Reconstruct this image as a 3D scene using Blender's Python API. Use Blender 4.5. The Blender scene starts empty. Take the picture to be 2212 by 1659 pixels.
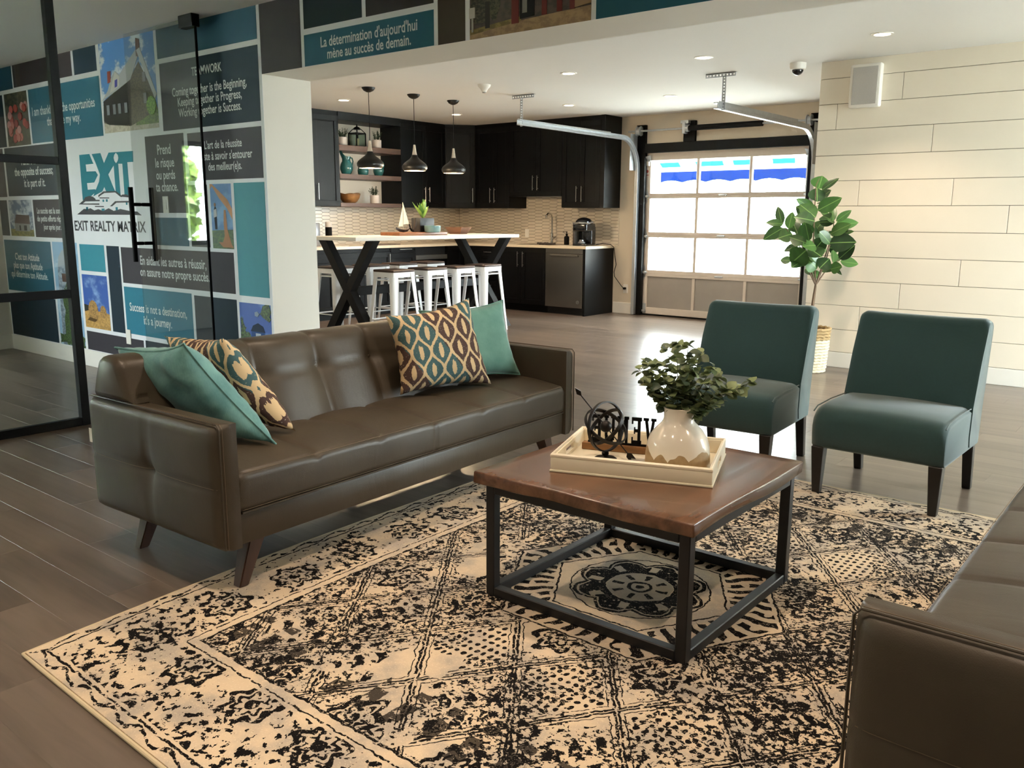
import bpy, bmesh, math, random
import numpy as np
from mathutils import Vector, Matrix
R = math.radians
random.seed(7)
scene = bpy.context.scene
col = scene.collection

# ------------------------------------------------------------------ camera
cam_data = bpy.data.cameras.new('camera')
cam = bpy.data.objects.new('camera', cam_data); col.objects.link(cam)
cam_data.sensor_width = 36.0
cam_data.lens = 1872.0 / 2212.0 * 36.0
cam_data.clip_start = 0.05
yaw, pitch, roll = R(39.006), R(10.938), R(-0.2605)
f_ = Vector((-math.sin(yaw) * math.cos(pitch), math.cos(yaw) * math.cos(pitch), -math.sin(pitch)))
r_ = Vector((math.cos(yaw), math.sin(yaw), 0)); d_ = f_.cross(r_)
r2 = math.cos(roll) * r_ + math.sin(roll) * d_; d2 = -math.sin(roll) * r_ + math.cos(roll) * d_
CAM = Vector((0, 0, 1.30))
mw = Matrix.Identity(4)
for i in range(3):
    mw[i][0] = r2[i]; mw[i][1] = -d2[i]; mw[i][2] = -f_[i]; mw[i][3] = CAM[i]
cam.matrix_world = mw
scene.camera = cam

# ------------------------------------------------------------------ world and daylight
world = bpy.data.worlds.new('World'); scene.world = world; world.use_nodes = True
bg = world.node_tree.nodes['Background']
bg.inputs[0].default_value = (0.92, 0.90, 1.0, 1); bg.inputs[1].default_value = 50.0
sun = bpy.data.lights.new('sun', 'SUN'); sun.energy = 330; sun.color = (1, .96, .90); sun.angle = R(1)
sun_o = bpy.data.objects.new('sun', sun); col.objects.link(sun_o); sun_o.rotation_euler = (R(38), 0, 0)

def portal(x, y, z, sx, sy, rot):
    l = bpy.data.lights.new('window_portal', 'AREA'); l.shape = 'RECTANGLE'; l.size = sx; l.size_y = sy
    l.cycles.is_portal = True
    o = bpy.data.objects.new('window_portal', l); col.objects.link(o); o.location = (x, y, z); o.rotation_euler = rot
portal(-4.93, 10.62, 1.1, 2.4, 2.2, (R(-90), 0, 0))            # garage door
portal(2.38, 6.72, 1.25, 1.75, 2.4, (R(90), 0, R(90)))         # tall window by the plank wall
portal(-9.34, -.35, 1.54, 3.4, 1.3, (R(90), 0, R(-90)))        # office window

scene.view_settings.view_transform = 'Standard'
scene.view_settings.look = 'None'
scene.view_settings.gamma = 1.0
scene.view_settings.use_curve_mapping = False
scene.view_settings.exposure = 0.25

# ------------------------------------------------------------------ materials
def lin(c):
    if isinstance(c, str):
        c = [int(c[i:i + 2], 16) for i in (0, 2, 4)]
    return tuple(((v / 255) / 12.92 if v / 255 <= .04045 else ((v / 255 + .055) / 1.055) ** 2.4) for v in c) + (1,)

class E:
    """tiny expression builder over Math nodes"""
    def __init__(s, nt, k): s.nt, s.k = nt, k
    def _b(s, op, *a):
        n = s.nt.nodes.new('ShaderNodeMath'); n.operation = op
        for i, v in enumerate(a):
            if isinstance(v, E): s.nt.links.new(v.k, n.inputs[i])
            else: n.inputs[i].default_value = v
        return E(s.nt, n.outputs[0])
    def __add__(s, o): return s._b('ADD', s, o)
    __radd__ = __add__
    def __sub__(s, o): return s._b('SUBTRACT', s, o)
    def __rsub__(s, o): return s._b('SUBTRACT', o, s)
    def __mul__(s, o): return s._b('MULTIPLY', s, o)
    __rmul__ = __mul__
    def __truediv__(s, o): return s._b('DIVIDE', s, o)
    def __gt__(s, o): return s._b('GREATER_THAN', s, o)
    def __lt__(s, o): return s._b('LESS_THAN', s, o)
    def abs(s): return s._b('ABSOLUTE', s)
    def sin(s): return s._b('SINE', s)
    def cos(s): return s._b('COSINE', s)
    def fract(s): return s._b('FRACT', s)
    def floor(s): return s._b('FLOOR', s)
    def sqrt(s): return s._b('SQRT', s)
    def min(s, o): return s._b('MINIMUM', s, o)
    def max(s, o): return s._b('MAXIMUM', s, o)
    def atan2(s, o): return s._b('ARCTAN2', s, o)
    def ss(s, a, b):
        n = s.nt.nodes.new('ShaderNodeMapRange'); n.interpolation_type = 'SMOOTHSTEP'
        s.nt.links.new(s.k, n.inputs[0]); n.inputs[1].default_value = a; n.inputs[2].default_value = b
        return E(s.nt, n.outputs[0])

def new_mat(name):
    m = bpy.data.materials.new(name); m.use_nodes = True
    nt = m.node_tree; return m, nt, nt.nodes['Principled BSDF']

def coords(nt, kind='Object'):
    t = nt.nodes.new('ShaderNodeTexCoord'); return t.outputs[kind]

def mapping(nt, src, scale=(1, 1, 1), rot=(0, 0, 0), loc=(0, 0, 0)):
    m = nt.nodes.new('ShaderNodeMapping'); nt.links.new(src, m.inputs[0])
    m.inputs['Scale'].default_value = scale; m.inputs['Rotation'].default_value = rot; m.inputs['Location'].default_value = loc
    return m.outputs[0]

def noise(nt, src, scale=5, detail=2, rough=.5, dist=0):
    n = nt.nodes.new('ShaderNodeTexNoise'); nt.links.new(src, n.inputs['Vector'])
    n.inputs['Scale'].default_value = scale; n.inputs['Detail'].default_value = detail
    n.inputs['Roughness'].default_value = rough; n.inputs['Distortion'].default_value = dist
    return E(nt, n.outputs['Fac'])

def voronoi(nt, src, scale=5, feature='F1', rnd=1.0):
    n = nt.nodes.new('ShaderNodeTexVoronoi'); n.feature = feature; nt.links.new(src, n.inputs['Vector'])
    n.inputs['Scale'].default_value = scale; n.inputs['Randomness'].default_value = rnd
    return E(nt, n.outputs['Distance'])

def mix(nt, fac, a, b):
    n = nt.nodes.new('ShaderNodeMix'); n.data_type = 'RGBA'
    if isinstance(fac, E): nt.links.new(fac.k, n.inputs[0])
    else: n.inputs[0].default_value = fac
    for v, i in ((a, 6), (b, 7)):
        if isinstance(v, (tuple, str)): n.inputs[i].default_value = lin(v) if isinstance(v, str) else v
        else: nt.links.new(v, n.inputs[i])
    return n.outputs[2]

def bump(nt, bsdf, h, strength=.2, dist=.01):
    b = nt.nodes.new('ShaderNodeBump'); b.inputs['Strength'].default_value = strength; b.inputs['Distance'].default_value = dist
    nt.links.new(h.k if isinstance(h, E) else h, b.inputs['Height']); nt.links.new(b.outputs[0], bsdf.inputs['Normal'])

MATS = {}
def M(name, c='808080', rough=.5, metal=0, spec=.5, emit=None, es=0, nz=None, nb=None, coat=0, sheen=0):
    """plain material with faint procedural variation (nz: scale, amount) and bump (nb: scale, strength)"""
    if name in MATS: return MATS[name]
    m, nt, b = new_mat(name)
    b.inputs['Base Color'].default_value = lin(c); b.inputs['Roughness'].default_value = rough
    b.inputs['Metallic'].default_value = metal; b.inputs['Specular IOR Level'].default_value = spec
    if coat: b.inputs['Coat Weight'].default_value = coat
    if sheen: b.inputs['Sheen Weight'].default_value = sheen; b.inputs['Sheen Roughness'].default_value = .5
    if emit: b.inputs['Emission Color'].default_value = lin(emit); b.inputs['Emission Strength'].default_value = es
    if nz is None: nz = (6, .06)
    src = coords(nt)
    n = noise(nt, src, nz[0], 3)
    c0 = lin(c); k = nz[1]
    nt.links.new(mix(nt, n, tuple(max(0, v * (1 - k)) for v in c0[:3]) + (1,), tuple(min(1, v * (1 + k)) for v in c0[:3]) + (1,)), b.inputs['Base Color'])
    if nb: bump(nt, b, noise(nt, src, nb[0], 3), nb[1], .004)
    MATS[name] = m; return m

def wood(name, dark=None, light=None, scale=1.0, axis='X', rough=.45, coat=0, rnd=False, contrast=1.0):
    if name in MATS: return MATS[name]
    m, nt, b = new_mat(name)
    src = coords(nt)
    if rnd:
        oi = nt.nodes.new('ShaderNodeObjectInfo'); ge = nt.nodes.new('ShaderNodeNewGeometry')
        rr = (E(nt, oi.outputs['Random']) + E(nt, ge.outputs['Random Per Island'])).fract()
        cmb = nt.nodes.new('ShaderNodeCombineXYZ')
        for i in range(3): nt.links.new((rr * (37.0 + 11 * i)).k, cmb.inputs[i])
        va = nt.nodes.new('ShaderNodeVectorMath'); nt.links.new(src, va.inputs[0]); nt.links.new(cmb.outputs[0], va.inputs[1]); src = va.outputs[0]
    sc = {'X': (1.2, 14, 14), 'Y': (14, 1.2, 14), 'Z': (14, 14, 1.2)}[axis]
    g = noise(nt, mapping(nt, src, tuple(v * scale for v in sc)), 1.6, 5, .6, .6)
    g2 = noise(nt, mapping(nt, src, tuple(v * scale * .22 for v in sc)), 2.0, 2, .5, .8)
    t = (g * .55 * contrast + g2 * .7 - (.1 + .25 * (contrast - 1)))
    if rnd: t = t + (rr - .5) * .16
    c = mix(nt, t.ss(.15, .85), dark, light)
    nt.links.new(c, b.inputs['Base Color']); b.inputs['Roughness'].default_value = rough
    if coat: b.inputs['Coat Weight'].default_value = coat
    bump(nt, b, g, .08, .003)
    MATS[name] = m; return m

def glass_mat(name, tint='EAF2EE', rough=.02, base=.04):
    m = bpy.data.materials.new(name); m.use_nodes = True; nt = m.node_tree; nt.nodes.clear()
    o = nt.nodes.new('ShaderNodeOutputMaterial'); tr = nt.nodes.new('ShaderNodeBsdfTransparent'); gl = nt.nodes.new('ShaderNodeBsdfGlossy')
    fr = nt.nodes.new('ShaderNodeFresnel'); mx = nt.nodes.new('ShaderNodeMixShader'); 
    ge = nt.nodes.new('ShaderNodeNewGeometry'); bf = E(nt, ge.outputs['Backfacing']); nt.links.new((1.5 - bf * (1.5 - 1 / 1.5)).k, fr.inputs[0])
    tr.inputs[0].default_value = lin(tint); gl.inputs['Roughness'].default_value = rough
    nt.links.new(fr.outputs[0], mx.inputs[0]); nt.links.new(tr.outputs[0], mx.inputs[1]); nt.links.new(gl.outputs[0], mx.inputs[2])
    nt.links.new(mx.outputs[0], o.inputs[0]); return m

# ------------------------------------------------------------------ mesh helpers
def nbm(): return bmesh.new()
def merge(dst, src, mat4=None, mi=None):
    if mat4 is not None: src.transform(mat4)
    vm = {}
    for v in src.verts: vm[v.index] = dst.verts.new(v.co)
    for f in src.faces:
        try:
            nf = dst.faces.new([vm[v.index] for v in f.verts]); nf.material_index = f.material_index if mi is None else mi; nf.smooth = f.smooth
        except ValueError: pass
    src.free(); return dst

def bx(bm, x0, x1, y0, y1, z0, z1, bev=0, seg=2, mi=0, mat4=None):
    t = bmesh.new(); bmesh.ops.create_cube(t, size=1)
    t.transform(Matrix.Translation(((x0 + x1) / 2, (y0 + y1) / 2, (z0 + z1) / 2)) @ Matrix.Diagonal((abs(x1 - x0), abs(y1 - y0), abs(z1 - z0), 1)))
    if bev:
        bmesh.ops.bevel(t, geom=t.edges[:] + t.verts[:], offset=bev, segments=seg, affect='EDGES', profile=.5)
    t.verts.index_update(); return merge(bm, t, mat4, mi)

def lathe(bm, prof, n=24, c=(0, 0, 0), mat4=None, mi=0, cap=True):
    t = bmesh.new(); rings = []
    for r, z in prof:
        rings.append([t.verts.new((c[0] + r * math.cos(2 * math.pi * i / n), c[1] + r * math.sin(2 * math.pi * i / n), c[2] + z)) for i in range(n)])
    for a, b in zip(rings, rings[1:]):
        for i in range(n): t.faces.new((a[i], a[(i + 1) % n], b[(i + 1) % n], b[i]))
    if cap:
        if prof[0][0] > 1e-5: t.faces.new(rings[0][::-1])
        if prof[-1][0] > 1e-5: t.faces.new(rings[-1])
    bmesh.ops.remove_doubles(t, verts=t.verts[:], dist=1e-6)
    t.verts.index_update(); return merge(bm, t, mat4, mi)

def tube(bm, pts, r, n=8, closed=False, mi=0, flat=None, cap=True):
    P = [Vector(p) for p in pts]; N = len(P); rings = []
    rad = r if isinstance(r, (list, tuple)) else [r] * N
    up = None
    for i in range(N):
        if closed: d = P[(i + 1) % N] - P[i - 1]
        else: d = (P[min(i + 1, N - 1)] - P[max(i - 1, 0)])
        d.normalize()
        if up is None:
            up = Vector((0, 0, 1)) if abs(d.z) < .9 else Vector((1, 0, 0))
        s = d.cross(up); s.normalize(); up = s.cross(d); up.normalize()
        a, b = (rad[i], rad[i]) if flat is None else (flat[0], flat[1])
        rings.append([bm.verts.new(P[i] + s * a * math.cos(2 * math.pi * k / n + math.pi / n) + up * b * math.sin(2 * math.pi * k / n + math.pi / n)) for k in range(n)])
    pr = list(zip(rings, rings[1:])) + ([(rings[-1], rings[0])] if closed else [])
    for a, b in pr:
        for k in range(n):
            f = bm.faces.new((a[k], a[(k + 1) % n], b[(k + 1) % n], b[k])); f.material_index = mi
    if not closed and cap:
        for rg in (rings[0][::-1], rings[-1]):
            f = bm.faces.new(rg); f.material_index = mi
    return bm

def prism(bm, pts, vec, mi=0):
    a = [bm.verts.new(p) for p in pts]; b = [bm.verts.new(Vector(p) + Vector(vec)) for p in pts]; n = len(pts)
    fs = [bm.faces.new(a[::-1]), bm.faces.new(b)] + [bm.faces.new((a[i], a[(i + 1) % n], b[(i + 1) % n], b[i])) for i in range(n)]
    for f in fs: f.material_index = mi
    return bm

def sweep(bm, prof, xs, fn=None, axis='X', mi=0, cap=True):
    """closed profile of (y,z) swept along x; fn(i,j,x,y,z)->(x,y,z)"""
    rings = []
    for i, x in enumerate(xs):
        rg = []
        for j, (y, z) in enumerate(prof):
            p = (x, y, z) if fn is None else fn(i, j, x, y, z)
            rg.append(bm.verts.new(p))
        rings.append(rg)
    n = len(prof)
    for a, b in zip(rings, rings[1:]):
        for k in range(n):
            f = bm.faces.new((a[k], a[(k + 1) % n], b[(k + 1) % n], b[k])); f.material_index = mi
    if cap: bm.faces.new(rings[0][::-1]); bm.faces.new(rings[-1])
    return bm

def local_mat(o):
    m = Matrix.LocRotScale(o.location, o.rotation_euler, o.scale)
    return local_mat(o.parent) @ m if o.parent else m

def ob(name, bm, mat, parent=None, world=False, ang=35, smooth=True, loc=None):
    if isinstance(bm, bpy.types.Mesh): me = bm
    else:
        if world and parent is not None: bm.transform(local_mat(parent).inverted())
        bmesh.ops.recalc_face_normals(bm, faces=bm.faces[:])
        me = bpy.data.meshes.new(name); bm.to_mesh(me); bm.free()
        for m in (mat if isinstance(mat, (list, tuple)) else [mat]): me.materials.append(m)
        if smooth:
            me.polygons.foreach_set('use_smooth', [True] * len(me.polygons)); me.set_sharp_from_angle(angle=R(ang))
    o = bpy.data.objects.new(name, me); col.objects.link(o); o.parent = parent
    if loc is not None: o.location = loc
    return o

def tag(o, label=None, cat=None, group=None, kind=None):
    if label: o['label'] = label
    if cat: o['category'] = cat
    if group: o['group'] = group
    if kind: o['kind'] = kind
    return o

def thing(name, label, cat, loc=(0, 0, 0), rz=0, group=None, kind=None):
    o = bpy.data.objects.new(name, None); col.objects.link(o); o.empty_display_size = .1
    o.location = loc; o.rotation_euler = (0, 0, R(rz)); return tag(o, label, cat, group, kind)

def copy_tree(o, parent=None):
    c = o.copy(); col.objects.link(c); c.parent = parent
    for ch in o.children: copy_tree(ch, c)
    return c

def text_mesh(s, width=None, height=None, bold=0.0, spacing=1.0, size=1.0, tall=1.0):
    cu = bpy.data.curves.new('t', 'FONT'); cu.body = s; cu.size = size; cu.offset = bold; cu.space_character = spacing
    cu.resolution_u = 3; cu.extrude = 0
    o = bpy.data.objects.new('t', cu); col.objects.link(o)
    dg = bpy.context.evaluated_depsgraph_get(); dg.update()
    me = bpy.data.meshes.new_from_object(o.evaluated_get(dg))
    bm = bmesh.new(); bm.from_mesh(me)
    bpy.data.objects.remove(o); bpy.data.curves.remove(cu); bpy.data.meshes.remove(me)
    xs = [v.co.x for v in bm.verts]; ys = [v.co.y for v in bm.verts]
    x0, x1, y1 = min(xs), max(xs), max(ys)
    kx = width / (x1 - x0) if width else 1; ky = height / y1 if height else kx * tall
    bm.transform(Matrix.Diagonal((kx, ky, 1, 1)) @ Matrix.Translation((-x0, 0, 0)))
    return bm
# ================================================================== STRUCTURE
YM, YM2, XOPEN, ZH, ZC = 3.492, 3.875, -4.889, 2.183, 2.60
XL, XO, YW, YPL, XPL, XR, YB = -9.33, -9.16, 10.20, 7.698, -2.852, 2.20, -2.60
m_white = M('wall_paint_white', 'E6E1D6', .7, nz=(3, .02))
m_beige = M('wall_paint_beige', 'CFC3B0', .7, nz=(3, .03))
m_ceil = M('ceiling_paint', 'E4E2DE', .8, nz=(2, .015))
m_trim = M('trim_paint', 'EDE9E0', .45, nz=(4, .02))
m_black = M('black_metal', '090909', .6, spec=.15, nz=(8, .1))
m_steel = M('galvanised_steel', 'B4B9BD', .42, .6, nz=(30, .15))
m_glass = glass_mat('clear_glass')
m_glass_g = glass_mat('greenish_glass', 'F3F5F4')

def struct(name, bm, mat, label, cat='wall'):
    return tag(ob(name, bm, mat, smooth=False), label, cat, kind='structure')

def wall_hole(bm, axis, a0, a1, t0, t1, z0, z1, h0, h1, hz0, hz1):
    """wall along axis with one rectangular hole"""
    def b(p, q, za, zb):
        if q - p < 1e-4 or zb - za < 1e-4: return
        if axis == 'X': bx(bm, p, q, t0, t1, za, zb)
        else: bx(bm, t0, t1, p, q, za, zb)
    b(a0, h0, z0, z1); b(h1, a1, z0, z1); b(h0, h1, z0, hz0); b(h0, h1, hz1, z1)
    return bm

# floor: slab + planks -----------------------------------------------------
m_floor = wood('floor_vinyl_wood', '4A4138', '74675C', 1.0, 'X', .28, rnd=True)
floor = struct('floor', bx(nbm(), XL - .2, XR + .15, YB - .15, YW + .2, -.10, -.012), M('floor_screed', '3A322B', .8), 'grey brown wood plank vinyl floor', 'floor')
PW, PL = .182, 1.22
def plank_bm(L):
    t = nbm(); bx(t, -L / 2, L / 2, -PW / 2, PW / 2, -.012, 0)
    top = [e for e in t.edges if all(v.co.z > -1e-6 for v in e.verts)]
    bmesh.ops.bevel(t, geom=top, offset=.0005, segments=1, affect='EDGES'); return t
pl_items = []
yy = YB - .1; ri = 0
while yy < YW + .1:
    xx = XL - .1 - ((ri * .437) % 1.0) * PL
    while xx < XR + .1:
        a, b = max(xx, XL - .15), min(xx + PL, XR + .1)
        if b - a > .02: pl_items.append(((a + b) / 2, yy + PW / 2, b - a))
        xx += PL
    yy += PW; ri += 1
def in_view(p, mrg=60):
    d = Vector(p) - CAM; z = d.dot(f_)
    if z < .2: return False
    u = 1106 + 1872 * d.dot(r2) / z; v = 829.5 + 1872 * d.dot(d2) / z
    return -mrg < u < 2212 + mrg and -mrg < v < 1659 + mrg
def vis_key(p):
    x, y, L = p
    if x < -5.5 and y > 3.5 and y < 5.4: return 1e3
    if y > YPL and x > XPL: return 1e3
    return (Vector((x, y, 0)) - CAM).length if any(in_view((x + k * L / 2, y, 0)) for k in (-1, -.5, 0, .5, 1)) else 1e3 + abs(x)
pl_items.sort(key=vis_key)
plank_mesh = None
for i, (x, y, L) in enumerate(pl_items[:300]):
    if plank_mesh is None:
        o = ob('floor_plank', plank_bm(PL - .0006), m_floor, floor, smooth=False); plank_mesh = o.data
    else: o = ob('floor_plank', plank_mesh, None, floor)
    o.location = (x, y, 0); o.scale = (L / PL, 1, 1)
rest = nbm()
for x, y, L in pl_items[300:]:
    bx(rest, x - L / 2 + .0004, x + L / 2 - .0004, y - PW / 2 + .0004, y + PW / 2 - .0004, -.012, 0)
tag(ob('floor_plank_field', rest, m_floor, floor, smooth=False), kind='stuff')

ceiling = struct('ceiling', bx(nbm(), XL - .2, XR + .15, YB - .15, YW + .2, ZC, ZC + .12), m_ceil, 'flat white painted ceiling', 'ceiling')
wall_mural = struct('wall_mural', bx(nbm(), XL, XOPEN, YM, YM2, 0, ZC), m_white, 'white wall carrying the mural of teal and charcoal blocks')
wall_header = struct('wall_header', bx(nbm(), XOPEN, XR, YM, YM2, ZH, ZC), m_white, 'header beam above the kitchen opening, printed with mural blocks')
wall_kitchen = struct('wall_kitchen', bx(nbm(), XL - .15, XL, YM, YW + .2, 0, ZC), m_white, 'kitchen wall behind the open wooden shelves')
wall_office = struct('wall_office', wall_hole(nbm(), 'Y', YB, YM, XO - .15, XO, 0, ZC, -2.0, 1.31, .96, 2.12), m_white, 'grey white side wall of the glazed office')
wall_back = struct('wall_back', bx(nbm(), XO - .15, XR, YB - .15, YB, 0, ZC), m_white, 'wall behind the viewer')
wall_right = struct('wall_right', wall_hole(nbm(), 'Y', YB - .15, YPL, XR, XR + .15, 0, ZC, 5.85, 7.6, .05, 2.45), m_white, 'window wall on the right side')
wall_plank = struct('wall_plank', bx(nbm(), XPL + .004, XR + .15, YPL + .014, YPL + .16, 0, ZC), M('plank_shadow_gap', '8E8474', .8), 'cream shiplap plank wall behind the green chairs')
wall_return = struct('wall_return', bx(nbm(), XPL + .004, XPL + .15, YPL + .16, YW, 0, ZC), m_beige, 'short return wall beside the garage door')
wg = wall_hole(nbm(), 'X', XL, XPL + .15, YW, YW + .2, 0, ZC, -6.14, -3.72, 0, 2.235)
wall_garage = struct('wall_garage', wg, m_beige, 'beige end wall around the glazed garage door')

# plank wall boards ---------------------------------------------------------
m_plank = M('plank_cream_paint', 'EFE5D3', .5, nz=(2.5, .03))
zl = [.137, .337, .549, .762, .974, 1.188, 1.401, 1.613, 1.825, 2.039, 2.25, 2.46, 2.60]
joints = [[], [-2.375, -.95], [-2.061, -.6], [-1.618, .1], [-.8], [-1.317, .3], [-2.461, -1.729, -.5], [-.9], [-1.917, -.4], [-2.692, -1.0], [-2.174, -.6], [-.7]]
for k in range(12):
    xs = [XPL] + joints[k] + ([1.0] if joints[k] and joints[k][-1] < .2 else []) + [XR]
    for a, b in zip(xs, xs[1:]):
        t = bx(nbm(), a + .002, b - .002, YPL, YPL + .014, zl[k] + .002, zl[k + 1] - (.002 if k < 11 else 0), .0015, 1)
        ob('plank', t, m_plank, wall_plank, smooth=False)

# baseboards -----------------------------------------------------------------
def baseboard(name, x0, x1, y0, y1, label, h=.142):
    t = bx(nbm(), x0, x1, y0, y1, 0, h, .003, 1); return tag(ob(name, t, m_trim, smooth=False), label, 'baseboard', kind='structure')
baseboard('baseboard_mural', XO, XOPEN, YM - .015, YM, 'white baseboard under the mural wall')
baseboard('baseboard_office', XO, XO + .015, YB, YM - .015, 'white baseboard of the office side wall')
baseboard('baseboard_plank', XPL, XR, YPL - .002, YPL + .014, 'white baseboard under the plank wall', .135)
baseboard('baseboard_garage', -6.46, -6.145, YW - .018, YW, 'white baseboard between kitchen and garage door', .15)
baseboard('baseboard_opening', XOPEN, XOPEN + .014, YM - .015, YM2, 'white baseboard at the end of the mural wall')

# ------------------------------------------------------------------ mural
def mm(c): return M('mural_print_' + c, c, .6, spec=.2, nz=(25, .05))
TEAL, TEAL2, TEALB, NAVY, CHAR, BROWN = '285F72', '224C60', '2A7890', '162B38', '403C42', '352F30'
NAVYD = '16262B'
blocks = [(-9.155, -8.60, 2.405, 2.6, TEAL2), (-8.575, -7.45, 2.41, 2.6, BROWN), (-7.41, -7.03, 2.41, 2.6, NAVY), (-9.155, -8.85, 1.91, 2.37, NAVY),
 (-8.30, -7.01, 1.915, 2.37, TEAL), (-6.125, -4.92, 2.40, 2.6, TEAL2), (-6.11, -4.92, 1.90, 2.365, NAVY), (-6.383, -5.85, 1.315, 1.875, '33383E'),
 (-5.80, -4.922, 1.541, 1.867, CHAR), (-6.36, -5.865, 1.075, 1.28, TEAL), (-5.83, -5.59, 1.075, 1.51, CHAR), (-5.265, -4.918, .755, 1.515, '4B93A0'),
 (-6.881, -5.31, .76, 1.045, CHAR), (-6.88, -5.88, .35, .73, TEALB), (-5.845, -5.305, .345, .72, NAVY), (-7.59, -7.16, .83, 1.053, '3A8D9F'),
 (-7.118, -6.911, .343, 1.05, NAVY), (-7.592, -6.63, .147, .31, '37343A'), (-6.60, -5.32, .147, .315, NAVY), (-8.92, -7.735, 1.465, 1.90, NAVY),
 (-8.42, -7.735, 1.097, 1.43, CHAR), (-9.14, -8.14, .58, 1.06, TEAL), (-9.14, -8.15, .147, .545, NAVY), (-9.155, -8.96, 1.46, 1.90, CHAR), (-9.155, -8.985, 1.10, 1.43, '33383E')]
hblocks = [(-4.887, -4.48, 2.183, 2.6, BROWN), (-4.447, -3.927, 2.398, 2.6, NAVYD), (-4.45, -3.367, 2.185, 2.364, TEAL), (-3.894, -3.367, 2.396, 2.6, BROWN),
 (-3.337, -3.145, 2.183, 2.6, '4A4238'), (-2.345, -1.2, 2.183, 2.6, TEAL), (-1.16, .6, 2.183, 2.6, NAVY), (.64, 2.19, 2.183, 2.6, BROWN)]
def xz(x, z, k): return (x, YM - .0012, z)
m_field = M('mural_print_white', 'E9EBEF', .55, nz=(10, .02))
ob('mural_field', bx(nbm(), XO + .001, XOPEN, YM - .0012, YM, .142, ZC), m_field, wall_mural, smooth=False)
ob('mural_field', bx(nbm(), XOPEN, XR - .01, YM - .0012, YM, ZH, ZC), m_field, wall_header, smooth=False)
BL = {}
for par, lst in ((wall_mural, blocks), (wall_header, hblocks)):
    for (x0, x1, z0, z1, c) in lst:
        BL[(x0, z0)] = ob('mural_block', prism(nbm(), [xz(x0, z0, 0), xz(x1, z0, 0), xz(x1, z1, 0), xz(x0, z1, 0)], (0, -.0012, 0)), mm(c), par, smooth=False)
def block_at(x, z):
    for par, lst in ((wall_mural, blocks), (wall_header, hblocks)):
        for b in lst:
            if b[0] - .1 <= x <= b[1] + .1 and b[2] <= z <= b[3]: return BL[(b[0], b[2])]
    return wall_mural
m_txt = M('mural_lettering', 'D9DEDC', .6, nz=(10, .02)); m_txtd = M('mural_lettering_dark', '2A2A30', .6)
TX = [("TEAMWORK",-5.693,-5.328,2.246),("Coming together is the Beginning,",-5.957,-5.055,2.128),("Keeping together is Progress,",-5.892,-5.115,2.057),("Working together is Success.",-5.889,-5.125,1.984),
("I am thankful for the opportunities",-8.252,-7.108,2.146),("that come my way.",-7.980,-7.368,2.050),("Prend",-6.215,-6.030,1.739),("le risque",-6.254,-5.994,1.647),("ou perds",-6.253,-5.991,1.560),("ta chance.",-6.269,-5.964,1.473),
("L'art de la réussite",-5.588,-5.143,1.751),("consiste à savoir s'entourer",-5.731,-5.031,1.676),("des meilleur(e)s.",-5.555,-5.156,1.605),
("Failure is not",-8.573,-8.135,1.740),("the opposite of success;",-8.738,-7.957,1.647),("it is part of it.",-8.555,-8.124,1.545),
("Le succès est la somme",-8.347,-7.80,1.308),("de petits efforts répétés",-8.357,-7.79,1.239),("jour après jour.",-8.241,-7.90,1.168),
("C'est ton Attitude",-8.917,-8.396,.879),("plus que ton Aptitude",-8.967,-8.347,.798),("qui détermine ton Altitude.",-9.038,-8.254,.714),
("En aidant les autres à réussir,",-6.586,-5.657,.918),("on assure notre propre succès.",-6.595,-5.626,.830),
("Success is not a destination,",-6.806,-5.960,.540),("it's a journey.",-6.597,-6.181,.446),("La détermination d'aujourd'hui",-4.294,-3.488,2.278),("mène au succès de demain.",-4.237,-3.538,2.209)]
XZM = Matrix(((1, 0, 0, 0), (0, 0, 0, 0), (0, 1, 0, 0), (0, 0, 0, 1)))
for s, xa, xb, zb in TX:
    t = text_mesh(s, xb - xa, bold=.016, tall=1.25); t.transform(Matrix.Translation((xa, YM - .0034, zb)) @ XZM)
    ob('lettering', t, m_txt, block_at((xa + xb) / 2, zb + .02), smooth=False)
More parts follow.
